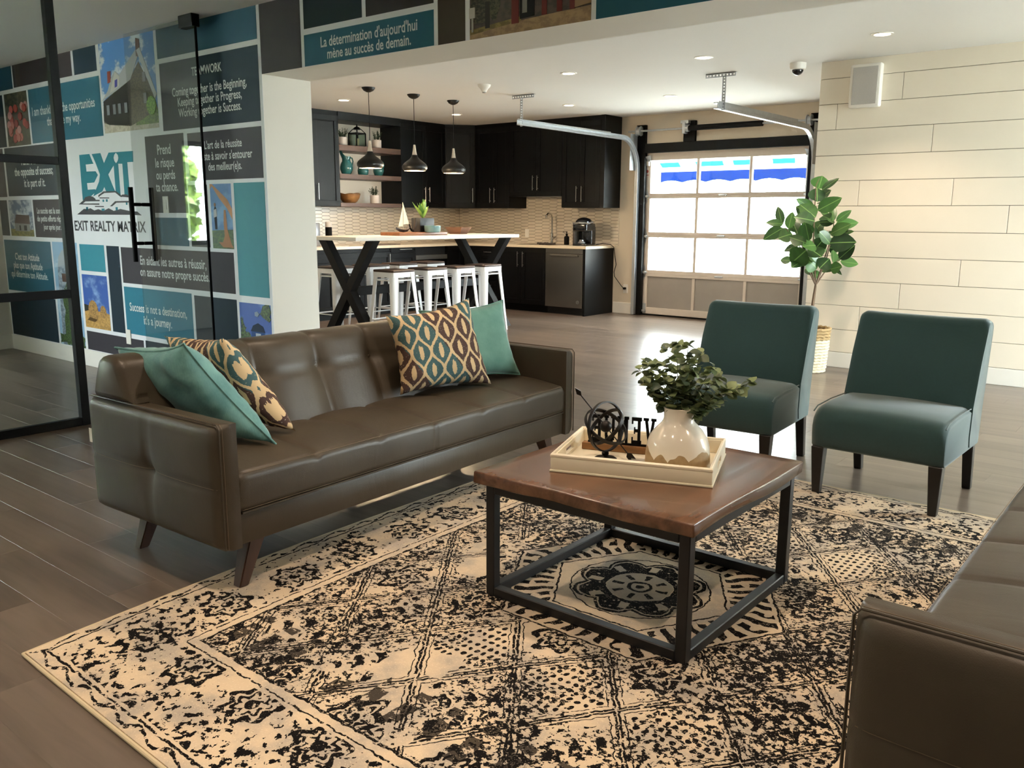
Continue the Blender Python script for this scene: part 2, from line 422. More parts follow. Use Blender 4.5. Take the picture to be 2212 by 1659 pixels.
# emblem on the white field
m_lt = mm('2A7C8C')
LG = {'E': [(-7.45,1.784),(-7.273,1.785),(-7.235,1.729),(-7.217,1.706),(-7.351,1.704),(-7.348,1.648),(-7.192,1.646),(-7.158,1.616),(-7.23,1.558),(-7.356,1.555),(-7.353,1.502),(-7.225,1.504),(-7.206,1.486),(-7.313,1.446),(-7.456,1.416)],
'T': [(-7.233,1.783),(-7.087,1.785),(-7.041,1.704),(-6.953,1.783),(-6.57,1.78),(-6.578,1.699),(-6.671,1.7),(-6.669,1.45),(-6.751,1.445),(-6.749,1.691),(-6.814,1.693),(-6.815,1.456),(-6.888,1.477),(-6.887,1.682),(-6.924,1.658),(-6.986,1.615),(-6.933,1.533),(-6.895,1.48),(-7.043,1.483),(-7.067,1.52),(-7.107,1.485),(-7.21,1.461),(-7.269,1.446),(-7.148,1.563),(-7.123,1.618),(-7.177,1.707)],
'dot': [(-6.836,1.777),(-6.808,1.759),(-6.803,1.737),(-6.817,1.715),(-6.845,1.698),(-6.868,1.716),(-6.877,1.74),(-6.865,1.761)],
'wall': [(-7.44,1.33),(-7.44,1.39),(-7.17,1.39),(-7.15,1.45),(-7.07,1.473),(-6.895,1.473),(-6.82,1.44),(-6.80,1.40),(-6.67,1.39),(-6.66,1.33)],
'roof1': [(-7.178,1.455),(-7.086,1.485),(-6.884,1.485),(-6.816,1.456),(-6.799,1.436),(-6.829,1.444),(-6.896,1.474),(-7.071,1.472),(-7.146,1.452),(-7.177,1.44)],
'roof2': [(-7.531,1.384),(-7.432,1.421),(-7.163,1.419),(-7.165,1.408),(-7.411,1.408),(-7.46,1.391),(-7.172,1.39),(-7.174,1.379)],
'roof3': [(-6.999,1.366),(-6.908,1.406),(-6.662,1.407),(-6.659,1.395),(-6.889,1.394),(-6.961,1.366)],
'base': [(-7.577,1.30),(-7.446,1.347),(-7.377,1.344),(-7.331,1.352),(-7.267,1.334),(-7.198,1.344),(-7.113,1.33),(-7.023,1.351),(-6.941,1.33),(-6.834,1.345),(-6.694,1.33),(-6.575,1.325),(-6.511,1.296),(-6.698,1.30)],
'tree1': [(-7.436,1.421),(-7.405,1.442),(-7.335,1.452),(-7.28,1.446),(-7.238,1.43),(-7.229,1.419)],
'tree2': [(-6.829,1.441),(-6.786,1.456),(-6.724,1.457),(-6.666,1.439),(-6.668,1.432)],
'line': [(-7.16,1.43),(-7.0,1.428),(-7.0,1.436),(-7.16,1.438)], 'line2': [(-7.25,1.362),(-7.1,1.360),(-7.1,1.368),(-7.25,1.370)],
'w1': [(-7.114,1.42),(-7.086,1.421),(-7.087,1.402),(-7.114,1.401)], 'w2': [(-7.058,1.422),(-7.028,1.423),(-7.029,1.403),(-7.057,1.402)], 'w3': [(-7.406,1.362),(-7.374,1.363),(-7.377,1.334),(-7.407,1.334)],
'w4': [(-7.142,1.348),(-7.092,1.349),(-7.093,1.331),(-7.141,1.33)], 'w5': [(-6.909,1.359),(-6.874,1.36),(-6.875,1.335),(-6.909,1.335)], 'w6': [(-6.74,1.395),(-6.714,1.396),(-6.715,1.377),(-6.739,1.376)]}
lgb = nbm()
for k, pts in LG.items():
    mi = 0 if k in ('E', 'T') or k[0] == 'w' and k != 'wall' else (1 if k in ('dot', 'wall') else 2)
    lay = 1 if k in ('E', 'T') else (2 if mi == 1 else 3)
    prism(lgb, [xz(x, z, 0) for x, z in pts], (0, -.0006 * lay, 0), mi)
emb = ob('emblem', lgb, [m_lt, m_field, m_txtd], wall_mural, smooth=False)
t = text_mesh("EXIT REALTY MATRIX", 1.181, .082, .02); t.transform(Matrix.Translation((-7.642, YM - .0024, 1.168)) @ XZM)
ob('lettering', t, m_txtd, emb, smooth=False)

# printed photographs in the mural (flat print: layered shapes)
def sky_mat(name, top, cloud, sc=9, lo=.5, hi=.62):
    if name in MATS: return MATS[name]
    m, nt, b = new_mat(name); src = coords(nt)
    n = noise(nt, mapping(nt, src, (1, 1, 1.6)), sc, 4, .6)
    nt.links.new(mix(nt, n.ss(lo, hi), top, cloud), b.inputs['Base Color']); b.inputs['Roughness'].default_value = .55
    MATS[name] = m; return m
def blot(name, c1, c2, sc=30, lo=.4, hi=.6):
    return sky_mat('print_' + name, c1, c2, sc, lo, hi)
def photo(par, x0, x1, z0, z1, layers):
    bm = nbm(); mats = []
    for k, (pts, m) in enumerate(layers):
        if m not in mats: mats.append(m)
        if pts is None: pts = [(0, 0), (1, 0), (1, 1), (0, 1)]
        prism(bm, [(x0 + (x1 - x0) * u, YM - .0012, z0 + (z1 - z0) * v) for u, v in pts], (0, -.0008 - .0004 * k, 0), mats.index(m))
    ob('mural_photo', bm, mats, par, smooth=False)
def ell(cx, cy, rx, ry, n=14, a0=0): return [(cx + rx * math.cos(a0 + 2 * math.pi * i / n), cy + ry * math.sin(a0 + 2 * math.pi * i / n)) for i in range(n)]
def jag(pts, amp, n=5, seed=1):
    rg = random.Random(seed); out = []
    for (a, b), (c, d) in zip(pts, pts[1:] + pts[:1]):
        for i in range(n):
            t = i / n; out.append((min(1, max(0, a + (c - a) * t + rg.uniform(-amp, amp))), min(1, max(0, b + (d - b) * t + rg.uniform(-amp, amp)))))
    return out
sky = sky_mat('print_sky', '4E86C6', 'E4EDF4', 5); skyd = sky_mat('print_sky_deep', '2353A6', '8FB2DC', 4, .5, .75); skyp = sky_mat('print_sky_pale', '8FB6D6', 'B9D2E4', 3)
roof_m = mm('B9BCC0'); stone = blot('stone', '3B342C', '6B5E4C', 60); drk = mm('25221F'); drk2 = mm('3A3632'); grass = blot('grass', '3E5A24', '6C8A3A', 40); sand = blot('path', 'B7AE9C', 'CFC8B8', 30)
photo(wall_mural, -6.98, -6.165, 1.93, 2.6, [(None, sky), ([(0, 0), (1, 0), (1, .1), (.6, .1), (.3, .07), (0, .12)], sand), ([(.6, .05), (1, .05), (1, .2), (.62, .2)], grass),
 ([(.0, .12), (.02, .36), (.55, .56), (.72, .72), (.93, .4), (1, .2), (.7, .1), (.5, .05), (.1, .09)], stone), ([(0, .14), (.02, .36), (.55, .54), (.52, .06), (.1, .09)], drk),
 ([(0, .37), (.12, .47), (.2, .6), (.28, .67), (.36, .62), (.7, .86), (.76, .84), (.56, .55), (.3, .46)], roof_m), ([(.16, .44), (.28, .66), (.36, .6), (.34, .5), (.24, .46)], mm('D8D6D2')), ([(.26, .49), (.31, .5), (.32, .58), (.27, .57)], mm('4A4A9A')),
 ([(.13, .55), (.19, .56), (.2, .68), (.14, .68)], mm('8A3B30')), ([(.69, .78), (.76, .76), (.76, .95), (.7, .97)], mm('6A4A40')), ([(.7, .84), (.76, .86), (1, .35), (.97, .3)], mm('C9CDD0'))]
 + [([(u, .2), (u + .05, .2), (u + .05, .31), (u, .31)], mm('8C9298')) for u in (.08, .2, .3, .42)] + [([(.78, .5), (.83, .5), (.83, .6), (.78, .6)], mm('8C9298')), ([(.78, .27), (.83, .27), (.83, .38), (.78, .38)], mm('8C9298')), (ell(.9, .24, .08, .1), blot('shrub', '4E7A28', '8FBF4A', 60))])
photo(wall_mural, -8.81, -8.335, 1.91, 2.37, [(None, blot('flowerbed', '2A2A1C', '4A4A30', 18))] + [(ell(random.Random(i).uniform(.05, .95), random.Random(i + 50).uniform(.1, .75), .09, .08, 7), mm(['A8483E', 'B86A62', 'C08A86', '8E3A34'][i % 4])) for i in range(22)])
photo(wall_mural, -5.555, -5.30, 1.07, 1.513, [(None, sky_mat('print_sky2', '4C7FB8', '6E9CCB', 3)), ([(0, 0), (1, 0), (1, .3), (0, .28)], blot('lawn', '2F4B22', '4F6B34', 40)),
 ([(.0, .92), (.1, .97), (.42, .78), (.78, .62), (1, .45), (1, .62), (.8, .76), (.4, .9), (.1, 1), (0, 1)], mm('C99A74')), ([(.62, .6), (.7, .6), (.74, .3), (.9, .08), (.98, .02), (.5, .02), (.3, .1), (.5, .1), (.6, .2), (.58, .4)], mm('B98A66')),
 ([(.16, .3), (.26, .3), (.26, .62), (.2, .66), (.14, .6)], mm('33363C')), (ell(.2, .68, .04, .03), mm('9A7458')), ([(.13, .48), (.28, .5), (.27, .62), (.14, .6)], mm('C9CCD2'))])
tree = blot('tree', '24361A', '4C6B30', 45)
photo(wall_mural, -5.276, -4.914, .2, .707, [(None, sky_mat('print_sky3', '2C55A8', '5C86CC', 2)), (jag([(0, 0), (.3, 0), (.36, .5), (.2, .62), (.1, .75), (0, .8)], .04, 6, 3), tree), (jag([(.72, .2), (1, .15), (1, .6), (.8, .5)], .05, 5, 4), tree),
 ([(.36, 0), (.78, 0), (.78, .62), (.7, .68), (.45, .68), (.36, .62)], mm('2A4E86')), ([(.34, .62), (.8, .62), (.74, .7), (.58, .74), (.42, .7)], mm('1E3048')), ([(.5, .5), (.66, .5), (.66, .6), (.5, .6)], mm('B8C4D4')), (ell(.56, .86, .08, .04, 5), mm('8FA0B8')), (jag([(.6, .85), (1, .8), (1, 1), (.8, 1)], .05, 4, 9), tree)])
photo(wall_mural, -7.595, -7.155, .343, .798, [(None, skyd), ([(0, 0), (1, 0), (1, .3), (.7, .34), (.3, .3), (0, .36)], blot('stubble', 'A9803C', 'C89C54', 40)), ([(0, .3), (.2, .33), (.2, .42), (0, .44)], mm('2A2A1C')), (ell(.36, .32, .2, .21), blot('hay', 'B98C48', '8A6630', 50)), (ell(.76, .33, .12, .12), blot('hay', 'B98C48', '8A6630', 50)), ([(.1, .14), (.4, .12), (.5, .17), (.2, .2)], mm('5C4522'))])
photo(wall_mural, -8.95, -8.455, 1.10, 1.43, [(None, sky_mat('print_cloud', '5B6E86', 'C7CED6', 8, .4, .6)), ([(0, 0), (1, 0), (1, .18), (0, .2)], blot('field', '6A6430', '8C8444', 30)), ([(.2, .14), (.85, .14), (.85, .58), (.3, .6), (.2, .4)], mm('8C8C8A')), ([(.2, .36), (.3, .6), (.86, .58), (.86, .34)], mm('5A4640')), ([(.4, .16), (.46, .16), (.46, .3), (.4, .3)], drk), ([(.6, .16), (.72, .16), (.72, .3), (.6, .3)], drk)])
photo(wall_mural, -8.11, -7.635, .147, 1.062, [(None, skyp), ([(.1, 0), (.72, 0), (.66, .78), (.56, .9), (.4, .93), (.22, .86), (.14, .74)], blot('silo', '6E7C8C', 'A6B2BE', 20)), ([(.16, .76), (.64, .78), (.56, .9), (.4, .93), (.22, .86)], mm('AEB6BE')), (jag([(.28, 0), (.55, 0), (.5, .4), (.44, .6), (.3, .5)], .05, 8, 11), tree), (jag([(0, 0), (1, 0), (1, .12), (0, .08)], .03, 6, 5), tree), ([(.3, .62), (.46, .62), (.46, .7), (.3, .7)], mm('5A4038'))])
photo(wall_header, -3.113, -2.372, 2.183, 2.6, [(None, blot('facade', '3C332E', '54463E', 14)), ([(0, 0), (1, .0), (1, .16), (.5, .13), (0, .07)], blot('drive', '8A7050', 'A68A62', 20)), ([(0, .05), (.45, .12), (.45, .17), (0, .11)], blot('verge', '6A5A2C', '8A7840', 30)), (jag([(.02, .2), (.28, .2), (.3, 1), (0, 1)], .05, 8, 8), blot('pine', '2C2A1E', '54503A', 60)), ([(.14, .1), (.18, .1), (.18, .4), (.14, .4)], drk2), ([(.44, .14), (.56, .15), (.56, .45), (.44, .45)], mm('1A1A1A')), ([(.46, .2), (.5, .2), (.5, .42), (.46, .42)], mm('8C8C86')), ([(.37, .1), (.43, .1), (.43, 1), (.37, 1)], mm('6A2E2A')), ([(.62, .14), (.66, .14), (.66, 1), (.62, 1)], mm('6A2E2A')), ([(.74, .15), (.78, .15), (.78, 1), (.74, 1)], mm('6A2E2A')), ([(.84, .15), (.88, .15), (.88, 1), (.84, 1)], mm('6A2E2A')), ([(.88, .16), (1, .18), (1, 1), (.88, 1)], mm('9C8262')), ([(.02, .08), (.035, .08), (.035, .24), (.02, .24)], mm('B0AFA8')), ([(0, .24), (.05, .24), (.05, .36), (0, .36)], mm('C4C3BC'))])
# switch plate and cover plate on the mural wall
def plate(name, label, cat, x, y, z, w, h, rock=True, face=-1):
    t = thing(name, label, cat, (x, y, z))
    ob('cover', bx(nbm(), -w / 2, w / 2, -.006, 0, -h / 2, h / 2, .002, 1), m_trim, t)
    if rock: ob('rocker', bx(nbm(), -w * .22, w * .22, -.009, -.006, -h * .3, h * .3, .001, 1), m_trim, t)
    return t
plate('light_switch', 'white rocker light switch on the charcoal mural block', 'switch', -6.143, YM - .0024, 1.375, .078, .122)
plate('outlet_cover', 'small white cover plate low on the mural wall', 'outlet', -6.86, YM - .0024, .32, .075, .12, False)

# ------------------------------------------------------------------ glazed office partition and open glass door
XP = -5.441
part = thing('window_1', 'black framed glass partition of the office', 'partition', (XP, 1.2, 0), kind='structure')
ys = [YB, -1.0, .72, 2.44]
for y in ys[1:]: ob('post', bx(nbm(), XP - .025, XP + .025, y - .025, y + .025, 0, ZC, .002, 1), m_black, part, True, smooth=False)
for a, b in zip(ys, ys[1:]):
    aa = a + (.025 if a > YB else 0); bb = b - .025
    for z0, z1 in ((0, .05), (.80, .85), (1.59, 1.635), (ZC - .04, ZC)):
        ob('rail', bx(nbm(), XP - .02, XP + .02, aa, bb, z0, z1, .002, 1), m_black, part, True, smooth=False)
    for z0, z1 in ((.05, .80), (.85, 1.59), (1.635, ZC - .04)):
        ob('pane', bx(nbm(), XP - .004, XP + .004, aa, bb, z0, z1), m_glass_g, part, True, smooth=False)
gd = thing('door_2', 'frameless glass office door standing open against the mural', 'door', (XP, 3.385, 0), kind='structure')
YD = 3.375
ob('pane', bx(nbm(), XP - .93, XP, YD, YD + .01, .012, 2.582), m_glass_g, gd, True, smooth=False)
ob('edge_seal', bx(nbm(), XP, XP + .008, YD - .003, YD + .013, .012, 2.582), m_black, gd, True, smooth=False)
ob('patch_fitting', bx(nbm(), XP - .15, XP + .012, YD - .025, YD + .035, 2.52, ZC, .003, 1), m_black, gd, True, smooth=False)
ob('patch_fitting', bx(nbm(), XP - .15, XP + .012, YD - .025, YD + .035, 0, .07, .003, 1), m_black, gd, True, smooth=False)
hx = XP - .86
for s, dy in ((1, -.075), (-1, .085)):
    h = ob('handle', tube(nbm(), [(hx, YD + .005 + dy, .955), (hx, YD + .005 + dy, 1.50)], .018, 12), m_black, gd, True)
    for z in (1.09, 1.375): ob('standoff', tube(nbm(), [(hx, YD + (0 if dy < 0 else .01), z), (hx, YD + .005 + dy, z)], .013, 10), m_black, h, True)

# other windows of the room (out of frame, they let the daylight in)
def window(name, label, axis, a0, a1, t, z0, z1, n):
    w = thing(name, label, 'window', (t, (a0 + a1) / 2, z0) if axis == 'Y' else ((a0 + a1) / 2, t, z0), kind='structure')
    def bar(p, q, za, zb, th=.03, mat=m_black, nm='frame'):
        g = nbm()
        if axis == 'Y': bx(g, t - th, t + th, p, q, za, zb)
        else: bx(g, p, q, t - th, t + th, za, zb)
        ob(nm, g, mat, w, True, smooth=False)
    st = (a1 - a0) / n
    for i in range(n + 1):
        p = a0 + i * st; bar(max(a0, p - .025), min(a1, p + .025), z0, z1)
    for i in range(n):
        p, q = a0 + i * st + .025, a0 + (i + 1) * st - .025
        bar(p, q, z0, z0 + .05); bar(p, q, z1 - .05, z1); bar(p, q, z0 + .05, z1 - .05, .004, m_glass, 'pane')
window('window_2', 'office window looking out to the greenery', 'Y', -2.0, 1.31, XO - .08, .96, 2.12, 3)
window('window_3', 'tall window in the right wall beside the plank wall', 'Y', 5.85, 7.6, XR + .08, .05, 2.45, 2)

# ------------------------------------------------------------------ garage door
m_alu = M('anodised_aluminium', 'CFC6BD', .45, .05, nz=(12, .05))
m_panel = M('aluminium_panel', '9C9690', .4, .25, nz=(5, .08))
frame = thing('trim_1', 'black steel frame around the garage door', 'door frame', (-4.95, YW, 0), kind='structure')
def fbox(nm, x0, x1, z0, z1, y0=YW - .045, y1=YW + .02, mat=m_black, par=frame, bev=.003):
    return ob(nm, bx(nbm(), x0, x1, y0, y1, z0, z1, bev, 1), mat, par, True, smooth=False)
fbox('jamb', -6.145, -6.01, 0, 2.475); fbox('jamb', -3.845, -3.70, 0, 2.475)
fbox('head_beam', -6.01, -3.845, 2.12, 2.237); fbox('spring_pad', -5.463, -5.30, 2.237, 2.49)
DX0, DX1 = -6.035, -3.80; DZ = [.02, .556, 1.07, 1.574, 2.16]; YDo = YW + .025
fbox('stop', -6.145, DX0 - .001, 0, 2.235, YW + .02, YDo + .05); fbox('stop', DX1 + .001, -3.70, 0, 2.235, YW + .02, YDo + .05); fbox('stop', DX0 - .001, DX1 + .001, 2.162, 2.24, YW + .02, YDo + .05)
gdoor = thing('door_1', 'glazed sectional garage door with three rows of panes', 'garage door', ((DX0 + DX1) / 2, YDo, 0), kind='structure')
def gbox(nm, x0, x1, z0, z1, y0, y1, mat, par=gdoor, bev=.003): return ob(nm, bx(nbm(), x0, x1, y0, y1, z0, z1, bev, 1), mat, par, True, smooth=False)
cx = [(-5.955, -5.292), (-5.254, -4.586), (-4.549, -3.885)]
rows = [(.106, .521), (.607, 1.035), (1.107, 1.54), (1.605, 2.027)]
for k in range(4):
    z0, z1 = DZ[k], DZ[k + 1]; r0, r1 = rows[k]
    sec = gbox('section_frame', DX0, DX1, z0, r0, YDo, YDo + .045, m_alu)
    gbox('rail', DX0, DX1, r1, z1, YDo, YDo + .045, m_alu, sec)
    xs = [DX0, cx[0][0], cx[0][1], cx[1][0], cx[1][1], cx[2][0], cx[2][1], DX1]
    for a, b in ((0, 1), (2, 3), (4, 5), (6, 7)): gbox('stile', xs[a], xs[b], r0, r1, YDo, YDo + .045, m_alu, sec)
    for a, b in cx:
        if k == 0: gbox('solid_panel', a, b, r0, r1, YDo + .018, YDo + .03, m_panel, sec, 0)
        else: gbox('pane', a, b, r0, r1, YDo + .02, YDo + .026, m_glass, sec, 0)
    if k < 3: gbox('grip', -4.975, -4.865, DZ[k + 1] - .012, DZ[k + 1] + .012, YDo - .014, YDo, m_steel, sec, .004)
ob('bottom_seal', bx(nbm(), DX0, DX1, YDo, YDo + .05, 0, .02), m_black, gdoor, True, smooth=False)
for xh, s in ((-6.0, 1), (-3.842, -1)):
    for k, z in enumerate((.574, 1.05, 1.57)):
        g = nbm(); prism(g, [(xh - .028, YDo - .004, z), (xh, YDo - .004, z + .10), (xh + .028, YDo - .004, z), (xh, YDo - .004, z - .10)], (0, .0035, 0))
        tube(g, [(xh - s * .085, YDo - .02, z), (xh + s * .045, YDo - .02, z)], .009, 8); bx(g, xh - .02, xh + .02, YDo - .03, YDo - .004, z - .015, z + .015)
        ob('hinge', g, m_steel, gdoor, True, smooth=False)
    g = nbm(); bx(g, xh - .035, xh + .035, YDo - .006, YDo, .03, .16); tube(g, [(xh - s * .085, YDo - .02, .06), (xh + s * .04, YDo - .02, .06)], .009, 8); bx(g, xh - .02, xh + .03, YDo - .03, YDo, .045, .075)
    ob('corner_bracket', g, m_steel, gdoor, True, smooth=False)
    g = nbm(); prism(g, [(xh - .04, YDo - .004, 2.02), (xh + .05, YDo - .004, 2.02), (xh + s * .06, YDo - .05, 2.09), (xh - s * .02, YDo - .05, 2.07)], (0, .003, .003)); tube(g, [(xh - s * .085, YDo - .02, 2.02), (xh + s * .05, YDo - .02, 2.02)], .009, 8); bx(g, xh - .03, xh + .03, YDo - .03, YDo, 1.96, 2.01)
    ob('top_roller_bracket', g, m_steel, gdoor, True, smooth=False)
st = ob('safety_sticker', bx(nbm(), -6.028, -5.982, YDo - .001, YDo, 1.835, 1.935), M('sticker_white', 'E4DED8', .6), gdoor, True, smooth=False)
g = nbm(); lathe(g, [(.019, 0), (.019, .001)], 16, mat4=Matrix.Translation((-6.005, YDo - .0012, 1.89)) @ Matrix.Rotation(R(90), 4, 'X')); bx(g, -6.028, -5.982, YDo - .0018, YDo - .001, 1.838, 1.848)
ob('sticker_print', g, M('sticker_red', 'A83A34', .6), st, True, smooth=False)

def track(xc, s, label, ye):
    t = thing('door_track', label, 'door track', (xc, YW, 0), group='garage door tracks')
    path = [(xc, YW - .075, .01), (xc, YW - .075, 1.0), (xc, YW - .075, 1.9)]
    for i in range(1, 9):
        a = R(90 * i / 8); path.append((xc, YW - .075 - .38 * (1 - math.cos(a)), 1.9 + .395 * math.sin(a)))
    path.append((xc, ye, 2.305))
    def chan(bm, pts):   # C channel, open towards the door
        sec = [(-.028, -s * .022), (-.028, s * .022), (-.020, s * .022), (-.020, -s * .016), (.020, -s * .016), (.020, s * .022), (.028, s * .022), (.028, -s * .022)]
        P = [Vector(p) for p in pts]; rings = []
        for i in range(len(P)):
            d = (P[min(i + 1, len(P) - 1)] - P[max(i - 1, 0)]).normalized(); nrm = Vector((1, 0, 0)).cross(d)
            rings.append([bm.verts.new(P[i] + nrm * a + Vector((1, 0, 0)) * b) for a, b in sec])
        for a, b in zip(rings, rings[1:]):
            for k in range(8): bm.faces.new((a[k], a[(k + 1) % 8], b[(k + 1) % 8], b[k]))
        bm.faces.new(rings[0][::-1]); bm.faces.new(rings[-1]); return bm
    ob('rail_channel', chan(nbm(), path), m_steel, t, True, ang=50)
    ob('angle_stiffener', bx(nbm(), xc - s * .024 - .002, xc - s * .024 + .002, ye + .02, YW - .7, 2.30, 2.345), m_steel, t, True, smooth=False)
    ob('flag_bracket', bx(nbm(), xc - s * .03 - .002, xc - s * .03 + .002, YW - .22, YW - .045, 1.9, 2.36), m_steel, t, True, smooth=False)
    # perforated hangers: angle bar with holes shown as row of slots
    def perforated(p0, p1, w, nrm, n):
        bm = nbm(); p0, p1 = Vector(p0), Vector(p1); d = (p1 - p0); L = d.length; d.normalize(); nv = Vector(nrm); sv = d.cross(nv)
        xs = [0]; st = L / n
        for i in range(n): xs += [i * st + st * .3, i * st + st * .7]
        xs.append(L)
        ws = [-w / 2, -w * .2, w * .2, w / 2]
        for i in range(len(xs) - 1):
            hole = (i % 2 == 1)
            for j in range(3):
                if hole and j == 1: continue
                q = [p0 + d * xs[i] + sv * ws[j], p0 + d * xs[i + 1] + sv * ws[j], p0 + d * xs[i + 1] + sv * ws[j + 1], p0 + d * xs[i] + sv * ws[j + 1]]
                prism(bm, q, nv * .003)
        # second flange of the angle
        q = [p0 + sv * w / 2, p1 + sv * w / 2, p1 + sv * w / 2 + nv * w * .8, p0 + sv * w / 2 + nv * w * .8]
        prism(bm, q, -sv * .003); return bm
    yb = ye + .09
    ob('hanger', perforated((xc - s * .03, yb, 2.27), (xc - s * .03, yb, 2.57), .036, (0, 1, 0), 11), m_steel, t, True, smooth=False)
    ob('ceiling_bracket', perforated((xc - .16, yb, 2.58), (xc + .14, yb, 2.58), .036, (0, 1, 0), 9), m_steel, t, True, smooth=False)
track(-6.10, 1, 'galvanised door track above the kitchen side of the garage door', 7.62)
track(-3.76, -1, 'galvanised door track beside the cream plank wall', 7.58)
ts = thing('torsion_shaft', 'torsion spring shaft with cable drums above the garage door', 'spring shaft', (-5.0, YW - .10, 2.39))
ob('shaft', tube(nbm(), [(-6.24, YW - .09, 2.395), (-3.70, YW - .09, 2.395)], .0125, 10), m_steel, ts, True)
ob('spring', tube(nbm(), [(-5.36, YW - .09, 2.395), (-4.40, YW - .09, 2.395)], .034, 14), m_black, ts, True)
for x in (-6.08, -3.84):
    ob('cable_drum', lathe(nbm(), [(.02, -.03), (.062, -.03), (.062, -.022), (.045, -.02), (.045, .02), (.062, .022), (.062, .03), (.02, .03)], 20, mat4=Matrix.Translation((x, YW - .09, 2.395)) @ Matrix.Rotation(R(90), 4, 'Y')), m_steel, ts, True)
g = nbm(); bx(g, -5.44, -5.40, YW - .13, YW - .045, 2.33, 2.47, .003, 1); bx(g, -5.47, -5.36, YW - .12, YW - .06, 2.45, 2.49, .003, 1); lathe(g, [(.045, 0), (.045, .04)], 14, mat4=Matrix.Translation((-5.40, YW - .09, 2.395)) @ Matrix.Rotation(R(90), 4, 'Y'))
ob('centre_bracket', g, m_steel, ts, True, smooth=False)

# outside: apron, awning, greenery ------------------------------------------
struct('ground_outside', bx(nbm(), -30, 30, -30, 40, -.35, -.15), M('concrete_outside', 'EDEBE6', .8), 'pale paved ground outside', 'ground')
def cloth_mat(name, c, tr):
    m, nt, b = new_mat(name); b.inputs['Base Color'].default_value = lin(c); b.inputs['Roughness'].default_value = .9; b.inputs['Specular IOR Level'].default_value = 0
    n = noise(nt, coords(nt), 20, 2); c0 = lin(c); nt.links.new(mix(nt, n, c0, tuple(v * .92 for v in c0[:3]) + (1,)), b.inputs['Base Color'])
    t = nt.nodes.new('ShaderNodeBsdfTranslucent'); t.inputs[0].default_value = lin(c); mx = nt.nodes.new('ShaderNodeMixShader'); mx.inputs[0].default_value = tr
    nt.links.new(b.outputs[0], mx.inputs[1]); nt.links.new(t.outputs[0], mx.inputs[2]); nt.links.new(mx.outputs[0], nt.nodes['Material Output'].inputs[0]); return m
m_awb, m_aww, m_awl = cloth_mat('awning_blue', '071236', .02), cloth_mat('awning_white', 'F4F4F2', .6), cloth_mat('awning_light_blue', '0D3048', .02)
aw = thing('awning', 'striped awning with scalloped blue valance outside the garage door', 'awning', (-5.2, 12.2, 0))
AY0, AY1, AZ0, AZ1 = 11.6, 13.0, 2.32, 2.03
ob('canopy', prism(nbm(), [(-7.4, AY0, AZ0), (-1.52, AY0, AZ0), (-1.52, AY1, AZ1), (-7.4, AY1, AZ1)], (0, 0, .004)), m_aww, aw, True, smooth=False)
for i in range(9):
    x0 = -7.1 + i * .62; w_ = (.34, .46, .30)[i % 3]
    ya, yb_ = 12.45, 12.72; za, zb_ = (AZ0 + (AZ1 - AZ0) * (y - AY0) / (AY1 - AY0) - .002 for y in (ya, yb_))
    ob('blue_panel', prism(nbm(), [(x0, ya, za), (x0 + w_, ya, za), (x0 + w_ - .1, yb_, zb_), (x0 - .1, yb_, zb_)], (0, 0, -.003)), m_awl, aw, True, smooth=False)
pts = [(-7.4, 13.0, 2.03)]; n = 56
pts = [(-7.4, 13.0, 2.03), (-1.52, 13.0, 2.03)] + [(-1.52 - 5.88 * i / n, 13.0, 1.855 + .035 * abs(math.sin(math.pi * i / 4))) for i in range(n + 1)]
ob('valance', prism(nbm(), pts, (0, .004, 0)), m_awb, aw, True, smooth=False)
for x in (-7.4, -1.52):
    ob('post', tube(nbm(), [(x, 13.0, -.15), (x, 13.0, 2.03)], .025, 8), m_trim, aw, True)
    ob('arm', tube(nbm(), [(x, 10.4, 2.5), (x, 13.0, 2.03)], .02, 8), m_trim, aw, True)
def leaf_cloud(n, rx, ry, rz, sz, seed):
    rg = random.Random(seed); bm = nbm()
    while n:
        p = Vector((rg.uniform(-1, 1), rg.uniform(-1, 1), rg.uniform(-1, 1)))
        if p.length > 1 or p.length < .55: continue
        n -= 1; c = Vector((p.x * rx, p.y * ry, p.z * rz + rz)); a = Vector((rg.gauss(0, 1), rg.gauss(0, 1), rg.gauss(0, 1))).normalized(); b = a.orthogonal().normalized(); d = a.cross(b)
        s = sz * rg.uniform(.7, 1.3); v = [bm.verts.new(c + b * s), bm.verts.new(c + d * s * .5), bm.verts.new(c - b * s), bm.verts.new(c - d * s * .5)]; bm.faces.new(v)
    return bm
for i, (x, y, rr) in enumerate([(-12.2, -2.6, 1.2), (-12.6, .75, 1.5)]):
    b = thing('shrub', ('leafy green shrub outside the office window, nearer the door', 'tall leafy green shrub outside the office window')[i], 'shrub', (x, y, -.15), group='shrubs outside the office')
    ob('foliage', leaf_cloud(7000, rr, rr, rr * 1.1, .12, i), blot('hedge', '3E5A14', '7E9A30', 8), b, smooth=False)
    ob('stem', tube(nbm(), [(0, 0, 0), (.05, 0, .6), (0, .05, 1.3)], [.06, .05, .03], 8), M('bark', '5A4836', .8), b)
